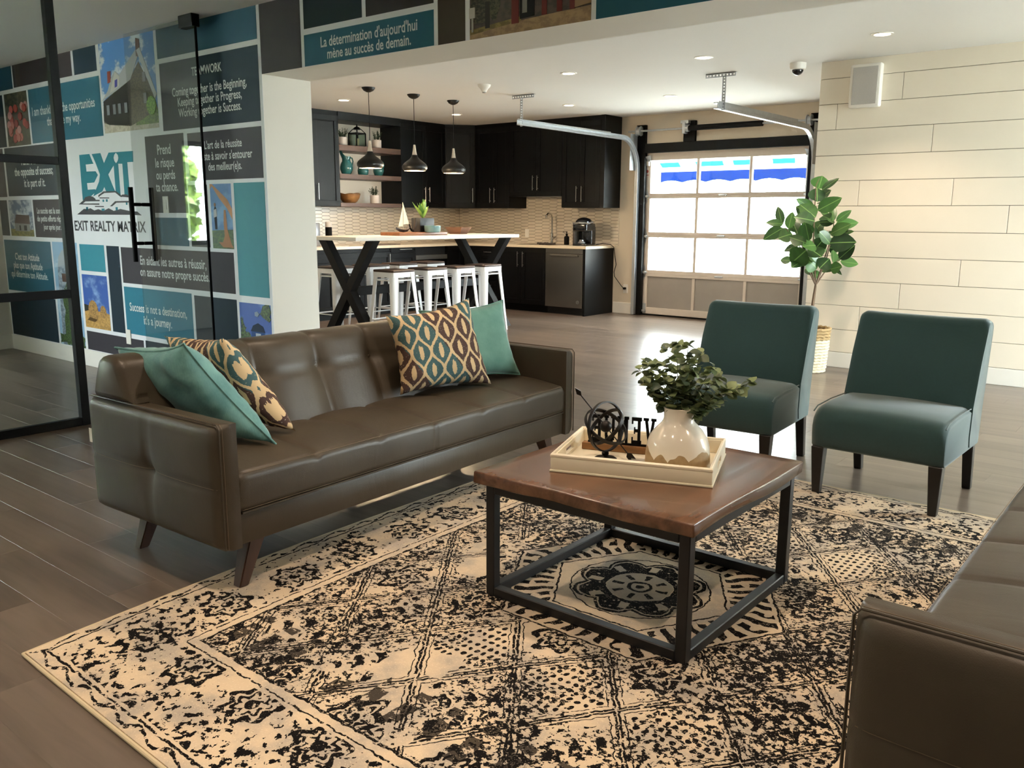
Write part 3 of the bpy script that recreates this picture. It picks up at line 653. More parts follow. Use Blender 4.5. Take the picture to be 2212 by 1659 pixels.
# ================================================================== LOUNGE FURNITURE
def leather(name, c, rough=.40):
    m, nt, b = new_mat(name); src = coords(nt)
    n = noise(nt, src, 3, 3); c0 = lin(c)
    nt.links.new(mix(nt, n.ss(.3, .7), tuple(v * .86 for v in c0[:3]) + (1,), tuple(v * 1.12 for v in c0[:3]) + (1,)), b.inputs['Base Color'])
    b.inputs['Roughness'].default_value = rough; b.inputs['Specular IOR Level'].default_value = .38
    v = voronoi(nt, src, 420); w = noise(nt, mapping(nt, src, (3, 1, 1)), 7, 3, .5, 1.0)
    bump(nt, b, v * .25 + w * 1.0, .22, .004); return m
m_leather = leather('brown_leather', '423A2E')
m_stitch = M('leather_stitching', '6E5E4A', .7)
m_legw = wood('dark_leg_wood', '2A1A12', '4A3022', 1.0, 'Z', .4)

def seamf(d, w): return math.exp(-(d / w) ** 2)

RUGZ = .012
def make_sofa(name, label, loc, rz, group):
    S = thing(name, label, 'sofa', loc, rz, group)
    L, D = 2.155, .83; hx = L / 2; AT = .08; z0, za = .18, .62
    # base rail
    ob('base_rail', bx(nbm(), -hx + AT - .002, hx - AT + .002, -D / 2 + .015, D / 2 - .02, z0, .295, .012, 2), m_leather, S)
    # arms with tufted outer face
    for s in (-1, 1):
        bm = nbm(); ny, nz = 34, 26; W, Hh = D, za - z0
        xi = s * (hx - AT); grid = {}
        def outer(u, v):
            e = min(u, 1 - u) * W; f = min(v, 1 - v) * Hh
            rnd = .022 * (1 - min(1, max(0, e / .03))) ** 2 + .022 * (1 - min(1, max(0, f / .03))) ** 2
            du, dv = (u - .5) * W, (v - .5) * Hh
            r = math.hypot(du, dv)
            a = AT + .012 * (1 - (2 * u - 1) ** 4) * (1 - (2 * v - 1) ** 4)
            fold = .012 * math.exp(-r / .05)
            return a - rnd - .005 * seamf(du, .006) - .005 * seamf(dv, .006) - .022 * math.exp(-r / .035) - .006 * math.exp(-r / .12) - fold * .0
        for i in range(ny + 1):
            for j in range(nz + 1):
                u, v = i / ny, j / nz
                grid[i, j] = bm.verts.new((xi + s * outer(u, v), -D / 2 + u * W, z0 + v * Hh))
        for i in range(ny):
            for j in range(nz): bm.faces.new((grid[i, j], grid[i + 1, j], grid[i + 1, j + 1], grid[i, j + 1]))
        # inner skin and edges
        ring = [(i, 0) for i in range(ny + 1)] + [(ny, j) for j in range(1, nz + 1)] + [(i, nz) for i in range(ny - 1, -1, -1)] + [(0, j) for j in range(nz - 1, 0, -1)]
        def inner(p, k): 
            co = grid[p].co; iy = min(max(co.y, -D / 2 + k), D / 2 - k); iz = min(max(co.z, z0 + k), za - k)
            return co, iy, iz
        rows_ = [[grid[p] for p in ring]]
        for off, k in ((.018, 0), (0.0, 0), (-.002, .01)):
            rr = []
            for p in ring:
                co, iy, iz = inner(p, k); rr.append(bm.verts.new((xi + s * off, iy, iz)))
            rows_.append(rr)
        n = len(ring)
        for a, b in zip(rows_, rows_[1:]):
            for k in range(n): bm.faces.new((a[k], a[(k + 1) % n], b[(k + 1) % n], b[k]))
        bm.faces.new(rows_[-1])
        arm = ob('arm', bm, m_leather, S, ang=60)
        xo = xi + s * (AT - .012)
        pp = [(xo, -D / 2 - .003, z0 + .01), (xo, -D / 2 - .003, za - .012), (xo, -D / 2 + .01, za + .003), (xo, D / 2 - .01, za + .003)]
        ob('piping', tube(nbm(), pp, .0028, 6), m_leather, arm)
        ob('stitching', tube(nbm(), [(x - s * .012, y, z) for x, y, z in pp], .0008, 5), m_stitch, arm)
        zc = (z0 + za) / 2
        g = lathe(nbm(), [(0, .004), (.009, .002), (.011, -.002), (.011, -.006)], 12, mat4=Matrix.Translation((xi + s * (outer(.5, .5) - .001), 0, zc)) @ Matrix.Rotation(R(90 * s), 4, 'Y'))
        ob('button', g, m_leather, arm)
        sm = nbm(); tube(sm, [(xi + s * (outer(.02 + .96 * i / 30, .5) + .0008), -D / 2 + (.02 + .96 * i / 30) * W, zc) for i in range(31)], .0009, 5)
        ob('stitching', sm, m_stitch, arm)
    # seat
    seams = [-.6495, -.325, 0, .325, .6495]
    prof = []
    for k in range(7):
        a = R(-90 + 90 * k / 6); prof.append((-D / 2 + .03 - .03 * math.cos(a) if False else -D / 2 + .028 - .028 * math.cos(a) + .004, .325 + .028 * math.sin(a)))
    for k in range(7):
        a = R(90 * k / 6); prof.append((-D / 2 + .035 - .032 * math.cos(a), .41 + .034 * math.sin(a)))
    nt_ = 14
    for k in range(1, nt_ + 1): prof.append((-D / 2 + .035 + (.13 + D / 2 - .035) * k / nt_, .444 + .022 * math.sin(math.pi * min(1, (k / nt_) * 1.1))))
    prof += [(.13, .32), (0, .297), (-D / 2 + .05, .297)]
    W2 = hx - AT - .001; xs = [-W2 + 2 * W2 * i / 150 for i in range(151)]
    def sf(i, j, x, y, z):
        e = min(W2 - abs(x), .03) / .03; k = (1 - e) ** 2
        z2 = z - (.014 * k if z > .40 else 0); y2 = y + (.006 * k if y < -.35 else 0)
        if z > .40:
            for s in seams:
                amp = .008 if s else .010
                reach = 1 if (y < -.1 or s == 0) else 1
                z2 -= amp * seamf(x - s, .010) * reach + .004 * seamf(x - s, .05)
                z2 -= .012 * math.exp(-math.hypot(x - s, y + .02) / .03)
        if y < -D / 2 + .02 and z < .42: y2 += .006 * seamf(x, .006)
        return (x, y2, z2)
    seat = ob('seat_cushion', sweep(nbm(), prof, xs, sf), m_leather, S, ang=70)
    ob('stitching', tube(nbm(), [(-W2 + .02 + 2 * (W2 - .02) * i / 60, -D / 2 + .010, .438) for i in range(61)], .0009, 5), m_stitch, seat)
    ob('stitching', tube(nbm(), [(-W2 + .01 + 2 * (W2 - .01) * i / 40, -D / 2 + .004, .309) for i in range(41)], .0009, 5), m_stitch, seat)
    ob('piping', tube(nbm(), [(-W2 + .01, -D / 2 + .008, .299), (W2 - .01, -D / 2 + .008, .299)], .004, 6), m_leather, seat)
    # back
    bt = [-.8125, -.4875, -.1625, .1625, .4875, .8125]
    def backprof(zlow):
        p = []; zs = [zlow + (.755 - zlow) * k / 18 for k in range(19)]
        for z in zs: p.append((.045 + .13 * (z - .44) / .32, z))
        for k in range(1, 9):
            a = R(180 - 180 * k / 8); p.append((.255 + .079 * math.cos(a), .755 + .034 * math.sin(a)))
        p += [(.36, .70), (.385, .63)]
        if zlow < .6: p += [(.395, .5), (.395, .2), (.1, .2)]
        else: p += [(.38, .623)]
        return p
    W3 = hx - AT + .001
    def bf(i, j, x, y, z):
        y2, z2 = y, z
        if j < 27:
            fr = 1 if j <= 18 else max(0, 1 - (j - 18) / 8)
            for s in bt:
                y2 += fr * (.007 * seamf(x - s, .007) + .010 * seamf(x - s, .05)); 
                y2 += .022 * math.exp(-math.hypot(x - s, z - .643) / .04)
                if z > .74: z2 -= .006 * seamf(x - s, .012)
            y2 += .006 * seamf(z - .643, .007) * (1 if abs(x) < 1.03 else 0) - .016 * math.exp(-((z - .55) / .12) ** 2) * 0
            y2 -= .012 * abs(math.sin(math.pi * (x / .325 - .5))) * fr
        e = max(0, (abs(x) - (hx - .035)) / .035)
        if e > 0:
            cy, cz = .23, .70; k = 1 - .30 * e * e; y2 = cy + (y2 - cy) * k; z2 = cz + (z2 - cz) * k
        return (x, y2, z2)
    bm = sweep(nbm(), backprof(.42), [-W3 + 2 * W3 * i / 150 for i in range(151)], bf)
    for s in (-1, 1):
        xs_ = [s * (W3 - .004 + (hx - W3 + .004) * i / 10) for i in range(11)]
        if s < 0: xs_ = xs_[::-1]
        sweep(bm, backprof(.622), xs_, bf)
    back = ob('backrest', bm, m_leather, S, ang=70)
    for s in bt:
        yb = .045 + .13 * (.643 - .44) / .32 + .03
        ob('button', lathe(nbm(), [(0, .005), (.009, .003), (.011, -.002), (.011, -.006)], 12, mat4=Matrix.Translation((s, yb + .006, .643)) @ Matrix.Rotation(R(90), 4, 'X')), m_leather, back)
    # legs
    for sx in (-1, 1):
        for sy in (-1, 1):
            fx, fy = sx * .965, (-.345 if sy < 0 else .30); tx, ty = sx * .90, (-.335 if sy < 0 else .29)
            a, b = .034, .020; t = nbm()
            lo = [t.verts.new((fx + dx * b, fy + dy * b, RUGZ if sy < 0 else 0.0)) for dx, dy in ((-1, -1), (1, -1), (1, 1), (-1, 1))]
            hi = [t.verts.new((tx + dx * a, ty + dy * a, z0)) for dx, dy in ((-1, -1), (1, -1), (1, 1), (-1, 1))]
            t.faces.new(lo[::-1]); t.faces.new(hi)
            for k in range(4): t.faces.new((lo[k], lo[(k + 1) % 4], hi[(k + 1) % 4], hi[k]))
            bmesh.ops.bevel(t, geom=t.edges[:], offset=.004, segments=2, affect='EDGES')
            ob('leg', t, m_legw, S)
    ob('support_leg', lathe(nbm(), [(.016, 0), (.018, .005), (.018, z0)], 14, (0, .12, 0)), m_black, S)
    return S
RUGZ = .012
sofa1 = make_sofa('sofa', 'brown leather tufted sofa with four cushions in front of the mural', (-2.935, 2.588, 0), 92.0, 'brown leather sofas')
ob('care_tag', bx(nbm(), -1.062, -1.06, .414, .446, .43, .485), m_trim, sofa1, smooth=False)
sofa2 = make_sofa('sofa', 'brown leather sofa without cushions at the right edge', (-.012, 2.565, 0), -90.0, 'brown leather sofas')

# ------------------------------------------------------------------ cushions
def velvet(name, c, c2):
    m, nt, b = new_mat(name); src = coords(nt)
    n = noise(nt, src, 9, 4, .6); n2 = noise(nt, mapping(nt, src, (1, 6, 1)), 60, 2)
    nt.links.new(mix(nt, (n * .8 + n2 * .2).ss(.3, .7), c, c2), b.inputs['Base Color']); b.inputs['Roughness'].default_value = .75
    b.inputs['Sheen Weight'].default_value = .4; b.inputs['Sheen Roughness'].default_value = .4
    bump(nt, b, n2, .12, .002); return m
m_velvet = velvet('teal_velvet', '47787A', '6A9A96'); m_linen = velvet('green_linen', '4F7F74', '648F82')
def ikat_mat():
    m, nt, b = new_mat('ikat_print'); uv = coords(nt, 'UV'); sp = nt.nodes.new('ShaderNodeSeparateXYZ'); nt.links.new(uv, sp.inputs[0])
    x, y = E(nt, sp.outputs[0]), E(nt, sp.outputs[1])
    fe = noise(nt, mapping(nt, uv, (70, 6, 1)), 1.0, 1); fy = noise(nt, mapping(nt, uv, (55, 1.2, 1)), 1.0, 2, .7); fx = noise(nt, mapping(nt, uv, (5, 40, 1)), 1.0, 2)
    u = x * 9.2 + (fx - .5) * .16; v = y * 4.4 + (fy - .5) * .16
    U = ((u + 1) * .5).fract() * 2 - 1; V = ((v + 1) * .5).fract() * 2 - 1
    g = (V * math.pi).cos() * .5 + .5 - U.abs(); sgn = g > 0; a = g.abs()
    lu = sgn * U.abs() + (1 - sgn) * (1 - U.abs()); lv = sgn * V.abs() + (1 - sgn) * (1 - V.abs())
    cell = ((v + u) * .25 + .3).floor(); par = ((cell * .5).fract() > .25)
    colr = mix(nt, par, '452F28', '39585A')
    core = (((lu + (fe - .5) * .12) / .23) * ((lu + (fe - .5) * .12) / .23) + ((lv + (fy - .5) * .35) / .40) * ((lv + (fy - .5) * .35) / .40)) < 1.0
    ring = (a > .15) * (1 - core)
    spk = (voronoi(nt, uv, 44) < .15) * (a > .2) * ring
    c = mix(nt, ring, 'C9AE86', colr); c = mix(nt, spk, c, '9A9488')
    nt.links.new(c, b.inputs['Base Color']); b.inputs['Roughness'].default_value = .85
    bump(nt, b, noise(nt, mapping(nt, uv, (1, 1, 1)), 300, 1), .1, .001); return m
m_ikat = ikat_mat()
def cushion(name, label, corners, thick, mat, group, seed=0, wr=1.0, pipe=True):
    """corners BL, BR, TR, TL of the seam in world space"""
    C = [Vector(c) for c in corners]; cen = sum(C, Vector()) / 4
    base = min(c.z for c in C)
    root = thing(name, label, 'cushion', (cen.x, cen.y, base - .005), 0, group)
    nrm = (C[1] - C[0]).cross(C[3] - C[0]).normalized(); rg = random.Random(seed); n = 30
    ph = [rg.uniform(0, 6.28) for _ in range(8)]
    bm = nbm(); uvl = bm.loops.layers.uv.new('UV'); G = {}
    def P(u, v, sd):
        a, b = 2 * u - 1, 2 * v - 1
        # seam pulled inwards along the sides, ears at corners
        k = .065
        ua = u + (-a) * k * (1 - b * b) * abs(a) ** 3; vb = v + (-b) * k * (1 - a * a) * abs(b) ** 3
        p = C[0].lerp(C[1], ua).lerp(C[3].lerp(C[2], ua), vb)
        t = max(0, (1 - a ** 4)) * max(0, (1 - b ** 4)); t = t ** .62
        d = thick / 2 * t
        edge = (1 - abs(a)) * (1 - abs(b))
        w = math.sin(7 * a + 3 * b + ph[0]) * .3 + math.sin(13 * b - 5 * a + ph[1]) * .25 + math.sin(17 * a * b + ph[2]) * .3
        near = max(0, 1 - min(1 - abs(a), 1 - abs(b)) / .35)
        d += wr * .006 * w * (t > 0) * t + wr * .006 * near * t * math.sin(24 * (a if abs(b) > abs(a) else b) + ph[3])
        return p + nrm * sd * d
    for sd in (1, -1):
        for i in range(n + 1):
            for j in range(n + 1):
                e = i in (0, n) or j in (0, n)
                if sd < 0 and e: G[sd, i, j] = G[1, i, j]
                else: G[sd, i, j] = bm.verts.new(P(i / n, j / n, sd))
    for sd in (1, -1):
        for i in range(n):
            for j in range(n):
                q = [(i, j), (i + 1, j), (i + 1, j + 1), (i, j + 1)]
                if sd < 0: q = q[::-1]
                f = bm.faces.new([G[sd, a, b] for a, b in q])
                for lp, (a, b) in zip(f.loops, q): lp[uvl].uv = (a / n, b / n)
    body = ob('cover', bm, mat, root, True, ang=180)
    if pipe:
        ring = [(i / n, 0) for i in range(n)] + [(1, j / n) for j in range(n)] + [(1 - i / n, 1) for i in range(n)] + [(0, 1 - j / n) for j in range(n)]
        ob('piping', tube(nbm(), [P(u, v, 1) for u, v in ring], .0045, 6, True), mat, root, True)
    return root
cushion('cushion', 'large teal velvet cushion leaning on the near sofa arm', [(-3.03, 1.81, .49), (-2.635, 1.865, .47), (-2.87, 1.66, .845), (-3.26, 1.60, .80)], .145, m_velvet, 'sofa cushions', 3, 1.3)
cushion('cushion', 'ikat print cushion tucked behind the near teal cushion', [(-3.07, 1.98, .49), (-2.72, 2.02, .475), (-2.86, 1.815, .85), (-3.22, 1.78, .83)], .13, m_ikat, 'sofa cushions', 5, 1.0, False)
cushion('cushion', 'ikat print cushion standing upright near the far sofa arm', [(-2.905, 2.755, .478), (-2.785, 3.275, .47), (-2.90, 3.235, .90), (-3.015, 2.775, .84)], .15, m_ikat, 'sofa cushions', 8, 1.0, False)
cushion('cushion', 'plain green linen cushion in the far sofa corner', [(-2.94, 3.09, .48), (-2.81, 3.535, .478), (-2.925, 3.53, .865), (-3.08, 3.06, .835)], .12, m_linen, 'sofa cushions', 9, .7)

# ------------------------------------------------------------------ coffee table
m_top = wood('walnut_top', '2E1D14', '6E4C36', .8, 'Y', .26, .15, False, 1.6)
ct = thing('coffee_table', 'square coffee table with wooden top on black metal frame', 'table', (-1.46, 2.525, RUGZ))
tz = .457
bm = nbm(); bx(bm, -1.872, -1.055, 2.108, 2.945, tz - .042, tz, .006, 3)
bmesh.ops.subdivide_edges(bm, edges=[e for e in bm.edges if e.calc_length() > .3], cuts=14, use_grid_fill=True)
for v in bm.verts:
    if v.co.z < tz - .02: k = 1.0
    else: k = .5
    d = .004 * math.sin(9 * v.co.x + 4) * math.sin(11 * v.co.y)
    if v.co.y < 2.115: v.co.y += k * (.006 * math.sin(12 * v.co.x + 1) + .003 * math.sin(31 * v.co.x))
    if v.co.x > -1.062: v.co.x += k * .005 * math.sin(10 * v.co.y)
    if v.co.z < tz - .03 : v.co.z += .004 * math.sin(8 * v.co.x) * math.sin(7 * v.co.y + 1)
ob('table_top', bm, m_top, ct, True, ang=40)
m_iron = M('black_iron', '1B1B1C', .42, .3, nz=(14, .2))
lx0, lx1, ly0, ly1, lw = -1.842, -1.074, 2.135, 2.915, .036
for x in (lx0, lx1 - lw):
    for y in (ly0, ly1 - lw): ob('leg', bx(nbm(), x, x + lw, y, y + lw, RUGZ, tz - .044, .003, 1), m_iron, ct, True, smooth=False)
for z in (RUGZ, tz - .044 - .034):
    for y in (ly0, ly1 - lw): ob('rail', bx(nbm(), lx0 + lw, lx1 - lw, y + .001, y + lw - .001, z, z + .034, .003, 1), m_iron, ct, True, smooth=False)
    for x in (lx0, lx1 - lw): ob('rail', bx(nbm(), x + .001, x + lw - .001, ly0 + lw, ly1 - lw, z, z + .034, .003, 1), m_iron, ct, True, smooth=False)
# tray ---------------------------------------------------------------------
m_cream = M('cream_lacquer', 'E6DCC4', .32, nz=(5, .02))
tr = thing('serving_tray', 'cream lacquered tray with cut-out handles on the coffee table', 'tray', (-1.487, 2.552, tz), 19.8)
TW, TD, th, hh = .535, .412, .013, .056
ob('base', bx(nbm(), -TW / 2 - .003, TW / 2 + .003, -TD / 2 - .003, TD / 2 + .003, 0, .008, .003, 2), m_cream, tr)
for s in (-1, 1): ob('side', bx(nbm(), -TW / 2, TW / 2, s * (TD / 2 - th / 2) - th / 2, s * (TD / 2 - th / 2) + th / 2, .008, hh, .003, 2), m_cream, tr)
for s in (-1, 1):
    xa, xb = s * (TW / 2 - th), s * TW / 2; xa, xb = min(xa, xb), max(xa, xb); g = nbm()
    y1 = TD / 2 - th
    bx(g, xa, xb, -y1, y1, .008, .020); bx(g, xa, xb, -y1, y1, .042, hh); bx(g, xa, xb, -y1, -.055, .020, .042); bx(g, xa, xb, .055, y1, .020, .042)
    ob('handle_side', g, m_cream, tr, smooth=False)
ob('rim', tube(nbm(), [(-TW / 2 + .004, -TD / 2 + .004, hh), (TW / 2 - .004, -TD / 2 + .004, hh), (TW / 2 - .004, TD / 2 - .004, hh), (-TW / 2 + .004, TD / 2 - .004, hh)], .008, 8, True), m_cream, tr)
TZ = tz + .008
# vase ---------------------------------------------------------------------
def vase_mat():
    m, nt, b = new_mat('dipped_stoneware'); src = coords(nt); sp = nt.nodes.new('ShaderNodeSeparateXYZ'); nt.links.new(src, sp.inputs[0])
    x, y, z = (E(nt, sp.outputs[i]) for i in range(3)); ang = y.atan2(x)
    nn = noise(nt, src, 11, 2)
    sc = ((ang * 4.5 + nn * 5).sin().abs()) * .026 * (nn + .4) + nn * .026 + (ang * 2 + 1).sin() * .008
    mask = (z - sc - .034) > 0
    raw = mix(nt, noise(nt, src, 60, 4), '8C7350', 'B39A74')
    nt.links.new(mix(nt, mask, raw, 'E3DACB'), b.inputs['Base Color'])
    nt.links.new((.75 - mask * .62).k, b.inputs['Roughness'])
    bump(nt, b, noise(nt, src, 90, 3) * (1 - mask) + mask * .8, .35, .003); return m
vs = thing('vase', 'cream glazed stoneware vase with raw scalloped base', 'vase', (-1.352, 2.563, TZ))
ob('body', lathe(nbm(), [(.0, 0), (.098, 0), (.106, .004), (.109, .02), (.108, .05), (.104, .082), (.096, .108), (.082, .13), (.065, .148), (.054, .160), (.0505, .172), (.050, .202), (.052, .208), (.049, .210), (.046, .206), (.045, .17), (.06, .14), (.09, .08), (.09, .02), (0, .015)], 56), vase_mat(), vs, ang=60)
# eucalyptus ----------------------------------------------------------------
def leaf_mat(name, c, c2, mid=None, rough=.45):
    m, nt, b = new_mat(name); oi = nt.nodes.new('ShaderNodeObjectInfo'); src = coords(nt)
    r = E(nt, oi.outputs['Random']); n = noise(nt, src, 30, 2)
    cc = mix(nt, (r * .75 + n * .35).ss(.1, .95), c, c2)
    if mid:
        sp = nt.nodes.new('ShaderNodeSeparateXYZ'); nt.links.new(src, sp.inputs[0]); cc = mix(nt, E(nt, sp.outputs[1]).abs() < .0014, cc, mid)
    nt.links.new(cc, b.inputs['Base Color']); b.inputs['Roughness'].default_value = rough
    t = nt.nodes.new('ShaderNodeBsdfTranslucent'); nt.links.new(cc, t.inputs[0]); mx = nt.nodes.new('ShaderNodeMixShader'); mx.inputs[0].default_value = .2
    nt.links.new(b.outputs[0], mx.inputs[1]); nt.links.new(t.outputs[0], mx.inputs[2]); nt.links.new(mx.outputs[0], nt.nodes['Material Output'].inputs[0]); return m
def leaf_bm(L, W, fold=.25, curl=.2, n=6, tip=1.0):
    bm = nbm(); rows_ = []
    for i in range(n + 1):
        t = i / n; w = W / 2 * (math.sin(math.pi * t ** (.85)) ** (.75)) * (1 if t < .5 else (1 - (t - .5) * 2 * (1 - tip) * .6)) if 0 < i < n else 0
        z = -curl * L * t * t
        rows_.append([bm.verts.new((t * L, s * w, z + (fold * w if s else 0))) for s in ((-1, 0, 1) if w else (0,))])
    for a, b in zip(rows_, rows_[1:]):
        if len(a) == 1: bm.faces.new((a[0], b[1], b[0])); bm.faces.new((a[0], b[2], b[1]))
        elif len(b) == 1: bm.faces.new((a[0], a[1], b[0])); bm.faces.new((a[1], a[2], b[0]))
        else:
            for k in range(2): bm.faces.new((a[k], a[k + 1], b[k + 1], b[k]))
    return bm
m_euc = leaf_mat('eucalyptus_leaf', '324230', '7A8858', None, .5)
m_stem = M('plant_stem', '5C6040', .7)
eu = thing('eucalyptus_bunch', 'bunch of round leaved eucalyptus in the cream vase', 'plant', (-1.352, 2.563, TZ + .02))
rg = random.Random(21); leaf_me = None
stems = []
side_a = Vector((.777, .629, 0)); side_b = Vector((-.629, .777, 0))      # long and short spread of the bunch
tips = [(-.115, .0, .275), (-.075, .03, .33), (-.02, -.02, .415), (.03, .05, .40), (.05, -.04, .385), (-.12, .05, .31), (.10, .0, .33), (.13, .03, .29), (.17, -.02, .26), (.215, .0, .275), (.20, .04, .24), (.14, -.06, .27), (.0, -.07, .33), (-.05, -.06, .29), (.06, .09, .34), (-.09, .10, .33), (.09, -.08, .22), (.03, -.05, .36), (-.03, .08, .38)]
for a, b_, h in tips:
    tip = (side_a * a + side_b * b_) * 1.12; tipv = Vector((tip.x, tip.y, h))
    s = Vector((tip.x * .12, tip.y * .12, .05)); mid = Vector((tip.x * .35, tip.y * .35, .22 + .25 * (h - .25)))
    pts = [s.lerp(mid, t) .lerp(mid.lerp(tipv, t), t) for t in [i / 8 for i in range(9)]]
    ob('stem', tube(nbm(), pts, [.0022 - .0014 * i / 8 for i in range(9)], 5), m_stem, eu)
    for k in range(4, 9):
        for q in range(5 if k < 8 else 6):
            if leaf_me is None:
                o = ob('leaf', leaf_bm(.038, .036, .15, .25, 4), m_euc, eu, ang=180); leaf_me = o.data
            else: o = ob('leaf', leaf_me, None, eu)
            o.location = pts[k].lerp(pts[k - 1], rg.random() * .6)
            sc = rg.uniform(.65, 1.15) * (1 - .12 * (k == 8)); o.scale = (sc, sc, sc)
            o.rotation_euler = (rg.uniform(-.8, .8), rg.uniform(-1.0, .5), rg.uniform(0, 6.28))
# armillary ------------------------------------------------------------------
m_bronze = M('dark_bronze', '1F1B19', .45, .6, nz=(40, .2))
ar = thing('armillary_sphere', 'dark bronze armillary sphere with arrow on the tray', 'ornament', (-1.592, 2.486, TZ))
ob('stand', lathe(nbm(), [(0, 0), (.040, 0), (.041, .004), (.034, .009), (.016, .013), (.011, .018), (.013, .024), (.010, .029), (.007, .031)], 28), m_bronze, ar)
c0 = Vector((0, 0, .119)); Rr = .086
def ring_bm(nrm, rad, wd=.006, tk=.0025):
    nrm = Vector(nrm).normalized(); a = nrm.orthogonal().normalized(); b = nrm.cross(a); bm = nbm(); n = 48; rows_ = []
    for i in range(n):
        d = a * math.cos(2 * math.pi * i / n) + b * math.sin(2 * math.pi * i / n)
        rows_.append([bm.verts.new(c0 + d * (rad + s * tk) + nrm * t * wd) for s, t in ((-1, -1), (1, -1), (1, 1), (-1, 1))])
    for i in range(n):
        p, q = rows_[i], rows_[(i + 1) % n]
        for k in range(4): bm.faces.new((p[k], p[(k + 1) % 4], q[(k + 1) % 4], q[k]))
    return bm
vw = side_b.copy()
for nr, rd in (((-vw.x * .74 + side_a.x * .66, -vw.y * .74 + side_a.y * .66, .12), Rr), ((side_a.x * .45 - vw.x * .5, side_a.y * .45 - vw.y * .5, .9), Rr - .007), ((-side_a.x * .75 - vw.x * .3, -side_a.y * .75 - vw.y * .3, .75), Rr - .013)):
    ob('ring', ring_bm(nr, rd), m_bronze, ar, smooth=True)
ob('globe', lathe(nbm(), [(0.021 * math.sin(math.pi * i / 14), -0.021 * math.cos(math.pi * i / 14)) for i in range(15)], 24, tuple(c0)), m_bronze, ar, ang=180)
aa = (-side_a * .63 + Vector((0, 0, .78))).normalized()
p0, p1 = c0 + aa * .150, c0 - aa * .128
g = nbm(); tube(g, [p1, p0], .0022, 8); side = side_a * .78 + Vector((0, 0, .62))
side = (side - aa * side.dot(aa)).normalized(); nv = aa.cross(side) * .002
prism(g, [p0 - aa * .012 + nv, p0 + aa * .004 + side * .009 + nv, p0 + aa * .026 + nv, p0 + aa * .004 - side * .009 + nv], -nv * 2)
prism(g, [p1 + aa * .006 + nv, p1 + side * .011 - aa * .004 + nv, p1 + side * .011 - aa * .030 + nv, p1 - aa * .018 + nv, p1 - side * .011 - aa * .030 + nv, p1 - side * .011 - aa * .004 + nv], -nv * 2)
ob('arrow', g, m_bronze, ar, smooth=False)
# word sign -------------------------------------------------------------------
sg = thing('word_sign', 'black metal letter sign on a wooden bar, seen from behind', 'sign', (-1.533, 2.638, TZ), 19.8)
SL = .44
ob('wooden_bar', bx(nbm(), -SL / 2, SL / 2, -.016, .016, 0, .026, .003, 2), wood('bar_wood', '4A2E16', 'A8763E', 1.2, 'X', .5), sg)
ob('plate', bx(nbm(), -SL / 2 + .02, SL / 2 - .005, -.004, .004, .026, .033), m_black, sg, smooth=False)
def slab(ch, x, w, h):
    """slab serif letters as rectangles and bars, mirrored when seen from the back"""
    bm = nbm(); z0 = .033; t = w * .24; s = h * .13
    def r(a, b, c, d): bx(bm, x + a * w, x + b * w, -.003, .003, z0 + c * h, z0 + d * h)
    def bar(a, c, b, d, k=.24): prism(bm, [(x + a * w, .003, z0 + c * h), (x + (a + k) * w, .003, z0 + c * h), (x + (b + k) * w, .003, z0 + d * h), (x + b * w, .003, z0 + d * h)], (0, -.006, 0))
    if ch == 'E': r(.62, .86, 0, 1); r(.1, .95, 0, .13); r(.1, .95, .87, 1); r(.3, .62, .45, .56); r(.1, .22, .13, .25); r(.1, .22, .75, .87); r(.3, .4, .38, .63)
    if ch == 'U': r(.08, .3, .2, 1); r(.7, .92, .2, 1); r(.0, .4, .9, 1); r(.6, 1, .9, 1); r(.2, .8, 0, .14); r(.1, .34, .07, .25); r(.66, .9, .07, .25)
    if ch == 'N': r(.08, .3, 0, 1); r(.7, .92, 0, 1); r(0, .38, 0, .1); r(.6, 1, .9, 1); bar(.66, 1, .1, 0); r(0, .38, .9, 1)
    if ch == 'V': bar(.38, 0, .05, 1); bar(.38, 0, .71, 1); r(-.05, .4, .9, 1); r(.6, 1.05, .9, 1)
    if ch == 'A': bar(.05, 0, .38, 1); bar(.71, 0, .38, 1); r(.2, .8, .3, .42); r(-.05, .4, 0, .1); r(.6, 1.05, 0, .1)
    if ch == 'H': r(.1, .34, 0, 1); r(.66, .9, 0, 1); r(.3, .7, .45, .58); r(0, .42, 0, .1); r(.58, 1, 0, .1); r(0, .42, .9, 1); r(.58, 1, .9, 1)
    if ch == 'T': r(.38, .62, 0, 1); r(.05, .95, .87, 1); r(.05, .16, .75, .87); r(.84, .95, .75, .87); r(.25, .75, 0, .1)
    return bm
lw_, pitch_ = .0265, .0345
for i, ch in enumerate('EUNEVAHT'):
    ob('letter', slab(ch, -SL / 2 + .03 + i * .0485, .042, .098), m_black, sg, smooth=False)

